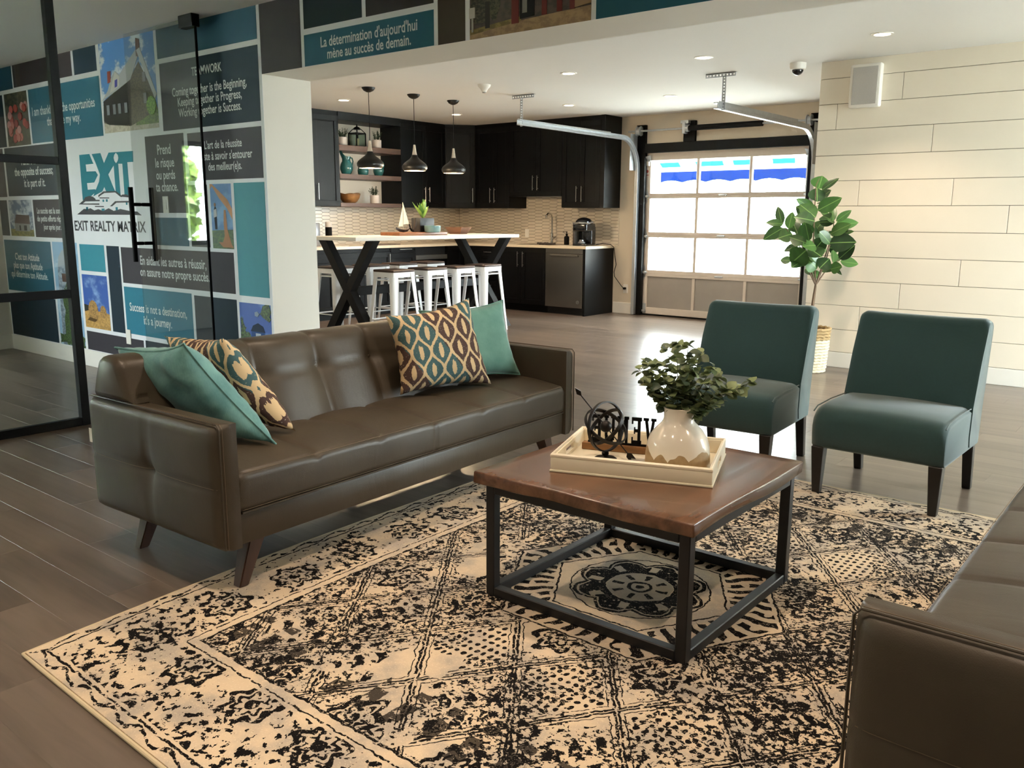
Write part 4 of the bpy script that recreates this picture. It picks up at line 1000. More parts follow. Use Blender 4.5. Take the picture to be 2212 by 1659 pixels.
# ------------------------------------------------------------------ slipper chairs
m_green = M('dark_teal_fabric', '1A3F40', .8, nz=(90, .12), nb=(300, .15), sheen=.5)
m_ebony = M('ebony_leg', '14110F', .35, nz=(10, .15))
def make_chair(label, loc, rz):
    c = thing('slipper_chair', label, 'chair', loc, rz, 'dark teal slipper chairs'); W = .292
    # seat: rounded block with crowned top
    prof = [(-.305, .238), (-.318, .25), (-.325, .30), (-.327, .37), (-.318, .405), (-.295, .428), (-.25, .443), (-.15, .452), (0, .452), (.10, .448), (.20, .44), (.20, .238)]
    def sf(i, j, x, y, z):
        e = max(0, (abs(x) - (W - .04)) / .04); y2, z2 = y, z
        if z > .35: z2 = z - .022 * e * e - .010 * (x / W) ** 2
        if y < -.25: y2 = y + .018 * e * e
        return (x, y2, z2)
    xs = [-W, -W + .003, -W + .012, -W + .025, -W + .04] + [(-W + .04) + (2 * W - .08) * i / 10 for i in range(1, 10)] + [W - .04, W - .025, W - .012, W - .003, W]
    seat = ob('seat', sweep(nbm(), prof, xs, sf), m_green, c, ang=55)
    for s in (-1, 1): ob('piping', tube(nbm(), [(s * (W - .004), -.31, .41), (s * (W - .004), -.27, .428), (s * (W - .004), -.1, .437), (s * (W - .004), .1, .434)], .003, 6), m_green, seat)
    bp = [(.085, .30), (.09, .44), (.165, .64), (.236, .80), (.245, .822), (.262, .835), (.29, .838), (.325, .832), (.345, .818), (.35, .80), (.325, .60), (.295, .40), (.285, .25), (.275, .243), (.16, .243), (.10, .25)]
    def bfn(i, j, x, y, z):
        e = max(0, (abs(x) - (W - .03)) / .03); k = 1 - .12 * e * e; cy = .19 + (z - .44) * .22
        z2 = z - (.018 * e * e if z > .78 else 0) - (.004 * math.cos(math.pi * x / W / 2) if z > .8 else 0)
        return (x * 1.015, cy + (y - cy) * k, z2)
    ob('backrest', sweep(nbm(), bp, xs, bfn), m_green, c, ang=55)
    def leg(x, y, dx, dy, h, a, b):
        t = nbm(); lo = [t.verts.new((x + dx + sx * b, y + dy + sy * b, RUGZ if (y < 0 and loc[0] > -1.5) else 0)) for sx, sy in ((-1, -1), (1, -1), (1, 1), (-1, 1))]; hi = [t.verts.new((x + sx * a, y + sy * a, h)) for sx, sy in ((-1, -1), (1, -1), (1, 1), (-1, 1))]
        t.faces.new(lo[::-1]); t.faces.new(hi)
        for k in range(4): t.faces.new((lo[k], lo[(k + 1) % 4], hi[(k + 1) % 4], hi[k]))
        bmesh.ops.bevel(t, geom=t.edges[:], offset=.003, segments=1, affect='EDGES'); ob('leg', t, m_ebony, c, smooth=False)
    for s in (-1, 1):
        leg(s * (W - .032), -.285, s * .0, .004, .24, .029, .018); leg(s * (W - .03), .25, 0, .05, .245, .024, .019)
    return c
make_chair('dark teal slipper chair on the right, in front of the plank wall', (-1.105, 4.292, 0), -1.5)
make_chair('dark teal slipper chair on the left, behind the coffee table vase', (-1.93, 4.325, 0), 3.5)
# ================================================================== RUG
def rug_mat():
    m, nt, b = new_mat('distressed_rug'); src = coords(nt, 'UV'); sp = nt.nodes.new('ShaderNodeSeparateXYZ'); nt.links.new(src, sp.inputs[0])
    # fine wobble so that every line looks woven and worn
    w1 = noise(nt, src, 28, 2) - .5; w2 = noise(nt, mapping(nt, src, loc=(3, 7, 1)), 28, 2) - .5
    x = E(nt, sp.outputs[0]) + w1 * .022; y = E(nt, sp.outputs[1]) + w2 * .022
    ax, ay = x.abs(), y.abs()
    HX, HY = 1.27, 1.615
    edge = (HX - ax).min(HY - ay)
    def line(d, w): return d.abs() < w
    mx = lambda *a: __import__('functools').reduce(lambda p, q: p.max(q), a)
    fine = noise(nt, src, 170, 2); med = noise(nt, src, 42, 3, .6); med2 = noise(nt, mapping(nt, src, loc=(5, 2, 0)), 34, 3, .6); low = noise(nt, src, 2.3, 2); low2 = noise(nt, mapping(nt, src, loc=(9, 4, 0)), 3.1, 2)
    # --- scattered worn motifs in the field
    blot_ = ((med * (low * .9 + .55)) > .555).max((noise(nt, src, 75, 2) * (low2 * .7 + .65)) > .60)
    v1 = voronoi(nt, src, 8.5); v2 = voronoi(nt, mapping(nt, src, loc=(2, 6, 0)), 24)
    ringm = ((v1 > .30) * (v1 < .42) * (med2 > .46)).max((v1 < .12) * (med > .42))
    petals = (v2 > .22) * (v2 < .40) * (v1 < .46) * (med2 > .47)
    # --- leaf rows: oriented dashes in bands
    th = (x * 26 + (y * 9).sin()).sin(); dash = (th > .35) * ((y * 60 + x * 8).sin() > .1)
    band = ((ay - .92).abs() < .11) * (ax < .80)
    bars = ((x * 52).sin() > .25) * (((ay - 1.10).abs() < .055).max((ay - 1.00).abs() < .018)) * (med2 > .40) * (low2 > .42)
    # --- dotted triangles and diamonds round the middle
    p1, p2 = (x * 1.35 + y) * 2.1 + .5, (x * 1.35 - y) * 2.1 + .5
    c1, c2 = p1.floor(), p2.floor(); q1, q2 = p1.fract(), p2.fract()
    rim = q1.min(1 - q1).min(q2.min(1 - q2))
    par = (((c1 + c2 * 2) * .3334).fract() * 3 + .5).floor()          # 0,1,2 by cell
    fxr, fyr = (x * 38).fract() - .5, (y * 30).fract() - .5
    dots = ((fxr * fxr + fyr * fyr) < .085) * (par < .5) * (rim > .10)
    u1, u2 = q1 - .5, q2 - .5; rr = (u1 * u1 + u2 * u2).sqrt(); ra = u2.atan2(u1)
    rosette = (((rr + (ra * 6).cos() * .05 - .27).abs() < .045).max(rr < .07).max((rr + (ra * 6).cos() * .04 - .16).abs() < .025)) * (par > .5) * (par < 1.5) * (med2 > .44)
    leafs = (((q1 * 26 + (q2 * 9).sin() * 1.4).sin() > .2) * ((q2 * 17).sin() > -.35)) * (par > 1.5) * (rim > .12) * (med2 > .45)
    dlines = mx(line(rim - .02, .013), line(rim - .075, .007))
    # --- border
    bl = mx(line(edge - .395, .005), line(edge - .36, .003), line(edge - .055, .004))
    bcx = ((x * 3.4).fract() - .5) / 3.4; bcy = ((y * 3.4).fract() - .5) / 3.4
    br = (bcx * bcx + bcy * bcy).sqrt(); ba = bcy.atan2(bcx)
    ros = ((br + (ba * 7).cos() * .012 - .075).abs() < .012).max((br < .022)).max(((br + (ba * 7).cos() * .010 - .045).abs() < .007))
    inb = (edge < .345) * (edge > .07)
    border = inb * mx(ros * (med2 > .43), (med2 * (low2 * .8 + .6)) > .56) 
    vine = line(edge - .03 - (x * 40 + y * 40).sin() * .012, .006) * (med > .45)
    # --- central medallion
    r = (x * x + y * y).sqrt(); a = y.atan2(x)
    ros8 = r - .195 - (a * 4).cos().abs() * .045
    inner = r - .118
    flower = (ros8 < 0) * (inner > 0)
    fl_light = line(ros8 + .018, .004).max(((a * 8).sin() > .72) * (r > .14) * (r < .19)).max((voronoi(nt, src, 34) < .16) * (r > .13))
    flower = flower * (1 - fl_light * .9)
    core = mx((r < .046) * (r > .032) , (r < .014), ((r - .082).abs() < .02) * ((a * 8 + .4).sin() > .62))
    hexr = (ax * .866 + ay * .5).max(ay * 1.0)
    strokes = ((a * 46 + (r * 60).sin() * .6).sin() > -.05) * (hexr > .305) * (hexr < .44) * (((r * 95).sin() + (a * 23).sin()) > -1.1)
    hexl = mx(line(hexr - .29, .0035), line(hexr - .455, .004), line(r - .245, .003) )
    medal = mx(flower, core, strokes, hexl); inm = hexr < .46
    field = mx(blot_ * (low > .40), petals * (low > .50), dots * (low2 > .40), rosette, leafs * (low > .38), dlines * (med > .40) * (low2 > .36), bars * .9)
    infield = (edge > .40) * (1 - inm)
    dark = mx(field * infield, medal * inm, border, bl * (med > .40), vine * (edge < .06))
    wear = (fine * .75 + med2 * .45) > .50
    dark = dark * (.62 + wear * .38)
    gr = noise(nt, src, 5, 4, .65)
    basec = mix(nt, gr.ss(.38, .66), 'CFBBA0', 'A89D90')
    basec = mix(nt, (fine > .62) * .35, basec, 'E2D4B8')
    # inside the medallion the ground is greyer
    basec = mix(nt, (r < .115) * .55, basec, '8C8478')
    c = mix(nt, dark, basec, '120F0E')
    nt.links.new(c, b.inputs['Base Color']); b.inputs['Roughness'].default_value = .95; b.inputs['Specular IOR Level'].default_value = .1
    bump(nt, b, fine * .6 + dark * .5, .45, .004); return m
rug = thing('rug', 'large distressed cream and black patterned rug with central medallion', 'rug', (-1.45, 2.525, 0))
HX, HY = 1.27, 1.615
def rug_warp(x, y):
    u, v = (HX - x) / (2 * HX), (HY - y) / (2 * HY)      # 1 at the left edge / near edge
    return x + .10 * u ** 2 * max(0, v - .45) ** 2 / .3 - .02 * u, y + .03 * v * u ** 2 - .012 * v * (1 - u)
g = nbm(); uvl = g.loops.layers.uv.new('UV'); nx_, ny_ = 26, 34; G_ = {}
for i in range(nx_ + 1):
    for j in range(ny_ + 1):
        x, y = -HX + .006 + (2 * HX - .012) * i / nx_, -HY + .006 + (2 * HY - .012) * j / ny_
        wx, wy = rug_warp(x, y); G_[i, j] = (g.verts.new((wx, wy, RUGZ)), (x, y))
for i in range(nx_):
    for j in range(ny_):
        q = [G_[i, j], G_[i + 1, j], G_[i + 1, j + 1], G_[i, j + 1]]; f = g.faces.new([a[0] for a in q])
        for lp, a in zip(f.loops, q): lp[uvl].uv = a[1]
r = bmesh.ops.extrude_face_region(g, geom=g.faces[:])
for v in r['geom']:
    if isinstance(v, bmesh.types.BMVert): v.co.z = .001
ob('pile', g, rug_mat(), rug, smooth=False)
bp_ = [(-HX + 2 * HX * i / 20, -HY) for i in range(20)] + [(HX, -HY + 2 * HY * i / 20) for i in range(20)] + [(HX - 2 * HX * i / 20, HY) for i in range(20)] + [(-HX, HY - 2 * HY * i / 20) for i in range(20)]
ob('binding', tube(nbm(), [rug_warp(x, y) + (.0065,) for x, y in bp_], .0062, 8, True), M('rug_binding', 'C9B898', .9), rug)
# ================================================================== KITCHEN
m_cab = M('cabinet_charcoal', '07080A', .45, spec=.2, nz=(4, .08))
m_gap = M('appliance_black', '06070A', .6)  # near-black bodies of the oven and dishwasher
m_han = M('brushed_nickel', 'B8B6B0', .3, 1.0, nz=(50, .1))
m_shelf = wood('walnut_shelf', '37241A', '644532', 1.0, 'Y', .45)
XU, YU = -8.92, 9.80          # upper cabinet fronts
XB, YB2 = -8.62, 9.517        # base cabinet fronts
class Fr:
    """frame of a cabinet front: u along the run, d depth towards the wall"""
    def __init__(s, o, u, n): s.o, s.u, s.n = Vector(o), Vector(u).normalized(), Vector(n).normalized()
    def box(s, bm, u0, u1, d0, d1, z0, z1, bev=0, mi=0):
        t = nbm(); bx(t, u0, u1, d0, d1, z0, z1, bev, 1)
        M4 = Matrix(((s.u.x, -s.n.x, 0, s.o.x), (s.u.y, -s.n.y, 0, s.o.y), (0, 0, 1, 0), (0, 0, 0, 1)))
        t.transform(M4); t.verts.index_update(); return merge(bm, t, None, mi)
def shaker(fr, par, u0, u1, z0, z1, handle=None, name='door', fw=.07):
    g = nbm(); e = .0015
    fr.box(g, u0 + e, u1 - e, -.004 + .012, .012 + .006, z0 + e, z1 - e)
    w = min(fw, (u1 - u0) * .3, (z1 - z0) * .3)
    for a, b, c, d in ((u0 + e, u1 - e, z0 + e, z0 + w), (u0 + e, u1 - e, z1 - w, z1 - e), (u0 + e, u0 + w, z0 + w, z1 - w), (u1 - w, u1 - e, z0 + w, z1 - w)):
        fr.box(g, a, b, -.002, .010, c, d, .0015)
    d = ob(name, g, m_cab, par, True, smooth=False)
    if handle:
        hu, ha, hb, vert = handle; h = nbm()
        if vert:
            fr.box(h, hu - .004, hu + .004, -.032, -.024, ha, hb, .002)
            for z in (ha + .025, hb - .025): fr.box(h, hu - .004, hu + .004, -.026, -.002, z - .004, z + .004)
        else:
            fr.box(h, ha, hb, -.032, -.024, hu - .004, hu + .004, .002)
            for u in (ha + .025, hb - .025): fr.box(h, u - .004, u + .004, -.026, -.002, hu - .004, hu + .004)
        ob('handle', h, m_han, d, True, smooth=False)
    return d
def cabinet(name, label, fr, u0, u1, dep, z0, z1, fronts, group, toe=0, body=True):
    p = fr.o + fr.u * ((u0 + u1) / 2) - fr.n * (dep / 2)
    c = thing(name, label, 'cabinet', (p.x, p.y, 0 if toe else z0), 0, group)
    g = nbm(); fr.box(g, u0 + .001, u1 - .001, .018, dep, z0 + toe, z1)
    if toe: fr.box(g, u0 + .001, u1 - .001, .07, dep, 0, z0 + toe)
    ob('carcass', g, m_cab, c, True, smooth=False)
    for f in fronts: shaker(fr, c, *f)
    return c
FL = Fr((XU, 0, 0), (0, 1, 0), (1, 0, 0)); FR = Fr((0, YU, 0), (1, 0, 0), (0, -1, 0))
du, dz = .41 - .002, .398
UG = 'upper kitchen cabinets'; ZB, ZT = 1.42, 2.545
DL = XU - XL - .001; DR = YW - YU - .001
cabinet('upper_cabinet', 'black upper cabinet at the column end of the shelf wall', FL, 6.26, 7.062, DL, ZB, 2.6, [(6.26, 6.66, ZB, ZT), (6.66, 7.062, ZB, ZT, (6.70, 1.50, 1.70, True))], UG)
cabinet('upper_cabinet', 'single door black upper cabinet left of the open shelves', FL, 7.064, 7.482, DL, ZB, 2.6, [(7.064, 7.482, ZB, ZT, (7.115, 1.497, 1.703, True))], UG)
cabinet('upper_cabinet', 'two door black upper cabinet right of the open shelves', FL, 8.568, 9.452, DL, ZB, 2.6, [(8.568, 9.055, ZB, ZT, (9.012, 1.497, 1.703, True)), (9.055, 9.452, ZB, ZT, (9.095, 1.497, 1.703, True))], UG)
# open shelves between the cabinets
nh = thing('niche_header', 'black panel closing the shelf niche under the ceiling', 'panel', (-9.13, 8.02, 2.50))
ob('panel', FL.box(nbm(), 7.484, 8.566, 0, DL, 2.50, 2.6), m_cab, nh, True, smooth=False)
for z0, z1, lab in ((1.415, 1.466, 'lowest of the three thick walnut shelves'), (1.772, 1.832, 'middle of the three thick walnut shelves'), (2.124, 2.194, 'topmost of the three thick walnut shelves')):
    sh = thing('wall_shelf', lab, 'shelf', (-9.13, 8.02, z0), 0, 'walnut shelves'); ob('board', FL.box(nbm(), 7.484, 8.566, 0, DL, z0, z1, .002), m_shelf, sh, True, smooth=False)
# corner cabinet (diagonal)
cc = thing('corner_cabinet', 'black diagonal corner upper cabinet', 'cabinet', (-9.05, 9.95, ZB), 0, UG)
pa, pb = Vector((XU, 9.454, 0)), Vector((-8.642, YU, 0)); ud = (pb - pa).normalized(); nd = Vector((ud.y, -ud.x, 0))
FD = Fr(pa, ud, nd); Ld = (pb - pa).length
g = nbm(); q = [pa - nd * .018, pb - nd * .018, Vector((-8.642, YW - .001, 0)), Vector((XL + .001, YW - .001, 0)), Vector((XL + .001, 9.454, 0))]
prism(g, [(p.x, p.y, ZB) for p in q], (0, 0, 2.6 - ZB)); ob('carcass', g, m_cab, cc, True, smooth=False)
shaker(FD, cc, .012, Ld - .012, ZB, ZT, (Ld - .05, 1.50, 1.705, True))
cabinet('upper_cabinet', 'two door black upper cabinet between the corner and the sink', FR, -8.64, -8.002, DR, ZB, 2.6, [(-8.64, -8.31, ZB, ZT, (-8.348, 1.495, 1.705, True)), (-8.31, -8.002, ZB, ZT, (-8.268, 1.495, 1.705, True))], UG)
cabinet('upper_cabinet', 'short black upper cabinet above the sink', FR, -8.0, -7.086, DR, 1.575, 2.6, [(-8.0, -7.528, 1.575, ZT, (-7.568, 1.66, 1.86, True)), (-7.528, -7.086, 1.575, ZT, (-7.488, 1.66, 1.86, True))], UG)
uc = cabinet('upper_cabinet', 'black upper cabinet at the end above the coffee maker', FR, -7.084, -6.40, DR, ZB, 2.6, [(-7.084, -6.785, ZB, ZT, (-6.828, 1.497, 1.704, True)), (-6.785, -6.465, ZB, ZT, (-6.745, 1.497, 1.704, True))], UG)
ob('filler', FR.box(nbm(), -6.463, -6.40, -.002, .018, ZB, 2.6), m_cab, uc, True, smooth=False)
ob('under_light_strip', FR.box(nbm(), -7.70, -7.10, .02, .04, 1.568, 1.575), m_han, uc, True, smooth=False)
# base cabinets ----------------------------------------------------------------
BL_ = Fr((XB, 0, 0), (0, 1, 0), (1, 0, 0)); BR_ = Fr((0, YB2, 0), (1, 0, 0), (0, -1, 0)); BG = 'base kitchen cabinets'
dl, dr = XB - XL - .001, YW - YB2 - .001; BT = .884
def base_l(u0, u1, label, fronts): return cabinet('base_cabinet', label, BL_, u0, u1, dl, 0, BT, fronts, BG, toe=.10)
base_l(6.26, 7.10, 'black base cabinet behind the end of the high table', [(6.26, 7.10, .72, BT), (6.26, 6.68, .10, .715), (6.68, 7.10, .10, .715)])
base_l(7.102, 8.06, 'wide two door black base cabinet with drawer below the shelves', [(7.102, 8.06, .835, BT), (7.102, 7.58, .10, .83, (7.16, .62, .80, True)), (7.58, 8.06, .10, .83, (8.02, .62, .81, True))])
base_l(8.062, 8.525, 'black base cabinet with one drawer beside the oven slot', [(8.062, 8.525, .815, BT, (.858, 8.20, 8.43, False)), (8.062, 8.525, .10, .81)])
ov = thing('built_in_oven', 'dark built in oven with steel strip under the counter', 'oven', (-8.97, 8.85, 0))
g = nbm(); BL_.box(g, 8.527, 9.16, .07, dl, 0, .10); BL_.box(g, 8.527, 9.16, .05, dl, .10, BT); ob('carcass', g, m_gap, ov, True, smooth=False)
ob('steel_strip', BL_.box(nbm(), 8.53, 9.155, .0, .05, .705, .765, .002), M('stainless', '8C8A86', .3, .9, nz=(60, .08)), ov, True, smooth=False)
ob('door', BL_.box(nbm(), 8.53, 9.155, .01, .05, .12, .70, .002), M('oven_glass', '08090A', .12), ov, True, smooth=False)
cb = thing('corner_base_cabinet', 'black corner base cabinet behind the far stools', 'cabinet', (-8.97, 9.85, 0), 0, BG)
g = nbm(); bx(g, XL + .001, XB - .018, 9.162, YW - .001, .10, BT); bx(g, XB - .018, -8.302, YB2 + .018, YW - .001, .10, BT); bx(g, XL + .001, -8.302, YB2 + .07, YW - .001, 0, .10)
ob('carcass', g, m_cab, cb, True, smooth=False)
shaker(BL_, cb, 9.162, YB2 - .03, .10, BT); shaker(BR_, cb, XB + .03, -8.302, .10, BT)
cabinet('base_cabinet', 'black base cabinet with drawers right of the corner', BR_, -8.30, -8.002, dr, 0, BT, [(-8.30, -8.002, .70, BT, (.80, -8.22, -8.08, False)), (-8.30, -8.002, .40, .695, (.60, -8.22, -8.08, False)), (-8.30, -8.002, .10, .395, (.33, -8.22, -8.08, False))], BG, toe=.10)
cabinet('base_cabinet', 'two door black base cabinet under the sink', BR_, -8.0, -7.14, dr, 0, BT, [(-8.0, -7.562, .10, BT, (-7.605, .615, .825, True)), (-7.562, -7.14, .10, BT, (-7.515, .615, .825, True))], BG, toe=.10)
# dishwasher
m_ss = M('stainless_steel', '8E8A84', .26, .95, nz=(3, .06), nb=(120, .03))
dw = thing('dishwasher', 'stainless steel dishwasher at the end of the counter', 'dishwasher', (-6.82, 9.86, 0))
g = nbm(); BR_.box(g, -7.138, -6.512, .03, dr, .10, BT); BR_.box(g, -7.138, -6.512, .07, dr, 0, .10); ob('body', g, m_gap, dw, True, smooth=False)
dd = ob('door', BR_.box(nbm(), -7.128, -6.518, -.008, .03, .10, .812, .003), m_ss, dw, True, smooth=False)
ob('control_panel', BR_.box(nbm(), -7.128, -6.518, -.006, .03, .816, .882, .003), m_ss, dw, True, smooth=False)
ob('handle', BR_.box(nbm(), -7.05, -6.59, -.028, -.008, .775, .803, .006), m_ss, dd, True, smooth=False)
g = lathe(nbm(), [(.018, 0), (.022, 0), (.022, .0015), (.018, .0015), (.018, 0)], 24, mat4=Matrix.Translation((-6.588, YB2 - .008, .18)) @ Matrix.Rotation(R(90), 4, 'X'), cap=False)
for zz in (.172, .184): bx(g, -6.598, -6.578, YB2 - .0095, YB2 - .008, zz, zz + .005)
ob('badge', g, m_han, dd, True)
ep = thing('end_panel', 'black end panel closing the counter beside the garage door', 'panel', (-6.49, 9.86, 0), 0)
ob('panel', bx(nbm(), -6.508, -6.478, YB2 - .004, YW - .001, 0, BT, .001, 1), m_cab, ep, True, smooth=False)
# worktop (one continuous L)
m_ctr = M('pale_quartz', 'DCCFB8', .22, nz=(14, .05))
wt = thing('worktop', 'pale L shaped worktop along both kitchen walls', 'worktop', (-8.2, 9.6, BT))
g = nbm(); prism(g, [(XL + .001, 6.26, BT), (XB + .03, 6.26, BT), (XB + .03, YB2 - .03, BT), (-6.455, YB2 - .03, BT), (-6.455, YW - .001, BT), (XL + .001, YW - .001, BT)], (0, 0, .034))
bmesh.ops.bevel(g, geom=g.edges[:], offset=.002, segments=1, affect='EDGES'); ob('slab', g, m_ctr, wt, True, smooth=False)
CT = BT + .034
sk = thing('sink', 'dark undermount sink in the worktop', 'sink', (-7.35, 9.80, CT))
# (rim sits on the worktop)
g = nbm(); 
for a in ((-7.70, -7.68, 9.60, 9.98), (-7.14, -7.12, 9.60, 9.98), (-7.68, -7.14, 9.60, 9.62), (-7.68, -7.14, 9.96, 9.98)): bx(g, a[0], a[1], a[2], a[3], CT, CT + .003)
bx(g, -7.68, -7.14, 9.62, 9.96, CT, CT + .001)
ob('basin_rim', g, m_ss, sk, True, smooth=False)

# backsplash: elongated hexagon tiles, real relief, too small to pick apart singly
m_tile = M('cream_tile', 'DDD2C0', .22, nz=(2, .04)); m_grout = M('grout', '6E665C', .9)
def tiles(fr, u0, u1, regions, L=.165, Hh=.0455, pitch=.130, d=.008):
    bm = nbm(); nsl = (L - pitch)
    def clip(poly, k, lim, sgn):
        out = []
        for (a, b) in zip(poly, poly[1:] + poly[:1]):
            ia, ib = sgn * (a[k] - lim) <= 0, sgn * (b[k] - lim) <= 0
            if ia: out.append(a)
            if ia != ib:
                t = (lim - a[k]) / (b[k] - a[k]); out.append((a[0] + (b[0] - a[0]) * t, a[1] + (b[1] - a[1]) * t))
        return out
    gp = .0035
    for (ua, ub, za, zb) in regions:
        i0 = int(math.floor((ua - u0) / pitch)) - 1; i1 = int(math.ceil((ub - u0) / pitch)) + 1
        for i in range(i0, i1):
            j0 = int(za / Hh) - 2; j1 = int(zb / Hh) + 2
            for j in range(j0, j1):
                cu = u0 + i * pitch; cz = (j + (.5 if i % 2 else 0)) * Hh
                hl, hh_ = L / 2 - gp * .7, Hh / 2 - gp / 2; fl = pitch - L / 2
                poly = [(cu - hl, cz), (cu - fl, cz - hh_), (cu + fl, cz - hh_), (cu + hl, cz), (cu + fl, cz + hh_), (cu - fl, cz + hh_)]
                for k, lim, sg_ in ((0, ub, 1), (0, ua, -1), (1, zb, 1), (1, za, -1)):
                    poly = clip(poly, k, lim, sg_)
                    if len(poly) < 3: break
                if len(poly) < 3: continue
                P = lambda u, z, dd: fr.o + fr.u * u + fr.n * dd + Vector((0, 0, z))
                cu2 = sum(p[0] for p in poly) / len(poly); cz2 = sum(p[1] for p in poly) / len(poly)
                lo = [bm.verts.new(P(u, z, .001)) for u, z in poly]; hi = [bm.verts.new(P(cu2 + (u - cu2) * .985, cz2 + (z - cz2) * .95, d)) for u, z in poly]
                n = len(poly); bm.faces.new(hi)
                for q in range(n): bm.faces.new((lo[q], lo[(q + 1) % n], hi[(q + 1) % n], hi[q]))
    return bm
WL = Fr((XL, 0, 0), (0, 1, 0), (1, 0, 0)); WR = Fr((0, YW, 0), (1, 0, 0), (0, -1, 0))
gb = ob('grout_bed', WL.box(nbm(), 6.26, YW - .003, -.003, 0, CT, 1.414), m_grout, wall_kitchen, smooth=False)
tag(ob('tile_field', tiles(WL, 6.26, YW, [(6.26, YW - .01, CT, 1.414)]), m_tile, wall_kitchen, smooth=False), kind='stuff')
g = WR.box(nbm(), XL + .004, -6.402, -.003, 0, CT, 1.418); WR.box(g, -8.0, -7.086, -.003, 0, 1.418, 1.573)
ob('grout_bed', g, m_grout, wall_garage, smooth=False)
tag(ob('tile_field', tiles(WR, XL, -6.4, [(XL + .01, -6.402, CT, 1.418), (-8.0, -7.086, 1.418, 1.573)]), m_tile, wall_garage, smooth=False), kind='stuff')
plate('outlet_cover', 'white outlet plate on the tiles left of the faucet', 'outlet', -7.98, YW - .008, 1.06, .075, .12)

# counter items -----------------------------------------------------------------
m_chrome = M('chrome', 'C9C8C4', .12, 1.0)
fa = thing('faucet', 'tall slim chrome faucet behind the sink', 'faucet', (-7.43, 10.06, CT))
ob('body', lathe(nbm(), [(.026, 0), (.026, .006), (.021, .01), (.021, .15), (.017, .155)], 18), m_chrome, fa)
ob('spout', tube(nbm(), [(0, 0, .15), (0, 0, .37), (0, -.015, .405), (0, -.05, .425), (0, -.10, .425), (0, -.135, .40), (0, -.14, .36)], .012, 12), m_chrome, fa)
ob('lever', tube(nbm(), [(.018, 0, .085), (.06, -.01, .09), (.085, -.015, .105)], [.018, .016, .008], 10), m_chrome, fa)
sp = thing('soap_bottle', 'matt black pump soap bottle beside the sink', 'soap dispenser', (-7.08, 9.93, CT))
ob('bottle', lathe(nbm(), [(0, 0), (.034, 0), (.036, .004), (.036, .10), (.03, .115), (.014, .122), (.014, .135)], 20), m_black, sp)
g = lathe(nbm(), [(.016, .135), (.016, .15), (.006, .152), (.006, .17), (.010, .172), (.010, .182)], 14); tube(g, [(0, 0, .178), (-.045, -.02, .176), (-.05, -.022, .168)], .004, 8); ob('pump', g, m_black, sp)
dt = thing('drying_mat', 'rolled dark dish towel beside the sink', 'towel', (-7.26, 9.70, CT), 0)
bm = nbm(); ptsd = [(-.16 + .32 * i / 20, .012 * math.sin(i * .9), .016 + .004 * math.sin(i * 1.7)) for i in range(21)]
tube(bm, ptsd, [.012 + .006 * math.sin(math.pi * i / 20) + .002 * math.sin(i * 2.3) for i in range(21)], 12)
for v in bm.verts: v.co.z = max(v.co.z, 0)
ob('cloth', bm, M('dark_towel', '3A332E', .9, nz=(60, .4)), dt)
def coffee_maker(name, label, loc, rz, tall):
    c = thing(name, label, 'coffee maker', loc, rz, 'coffee makers on the worktop'); mb = M('gloss_black_plastic', '0D0E11', .14); ms = M('silver_plastic', 'A9AAAE', .25, .7)
    def prof_body(x0, x1, y0, y1, z0, z1, bev): return bx(nbm(), x0, x1, y0, y1, z0, z1, bev, 3)
    ob('body', prof_body(-.10, .10, .02, .16, 0, .26, .02), mb, c); ob('base', prof_body(-.10, .10, -.15, .04, 0, .03, .01), mb, c)
    ob('head', prof_body(-.105, .105, -.15, .14, .19, .30, .025), mb, c)
    g = lathe(nbm(), [(.115, 0), (.118, .012), (.108, .04), (.08, .066), (.04, .08), (0, .085)], 28, (0, 0, 0)); g.transform(Matrix.Translation((0, -.01, .29)) @ Matrix.Diagonal((.95, 1.25, 1, 1))); ob('lid', g, mb, c)
    g = nbm(); tube(g, [(-.108, -.12, .295), (0, -.158, .305), (.108, -.12, .295), (.10, .05, .312)], .012, 8); ob('trim_band', g, ms, c)
    ob('water_tank', prof_body(-.135, -.102, -.08, .12, .02, .25, .01), M('smoked_plastic', '4A4440', .2), c)
    ob('drip_tray', lathe(nbm(), [(.05, 0), (.055, .01), (.03, .035), (.03, .05)], 18, (0, -.08, .03)), ms, c)
    return c
coffee_maker('coffee_maker', 'glossy black pod coffee maker at the end of the worktop', (-6.70, 9.80, CT), 8, 1)
c2 = thing('coffee_machine', 'steel and black coffee machine by the column end of the counter', 'coffee maker', (-9.02, 7.02, CT), 0, 'coffee makers on the worktop')
ob('body', bx(nbm(), -.12, .12, -.14, .10, 0, .29, .008, 2), M('silver_plastic', 'A9AAAE', .25, .7), c2); ob('front_panel', bx(nbm(), .12, .126, -.12, .0, .02, .26, .002, 1), m_black, c2)
cn = thing('canister', 'tall labelled canister with pale cap beside the coffee machine', 'canister', (-8.86, 7.22, CT))
ob('can', lathe(nbm(), [(0, 0), (.042, 0), (.042, .235), (.038, .24)], 22), m_black, cn); ob('cap', lathe(nbm(), [(.04, .24), (.042, .245), (.042, .30), (.038, .305), (0, .305)], 22), M('pale_cap', 'CFCBC6', .4), cn)
ob('label_band', lathe(nbm(), [(.0425, .05), (.0425, .13)], 22, cap=False), M('label_grey', '8FA0AE', .5, nz=(30, .5)), cn)
wbm = wood('bowl_wood', '2E1A10', '5A3824', 1.5, 'X', .5)
bw = thing('wooden_bowl', 'square flared wooden bowl on the far end of the high table', 'bowl', (-7.2, 7.845, 1.09), 10)
g = nbm(); A, Bq, hB = .075, .12, .082
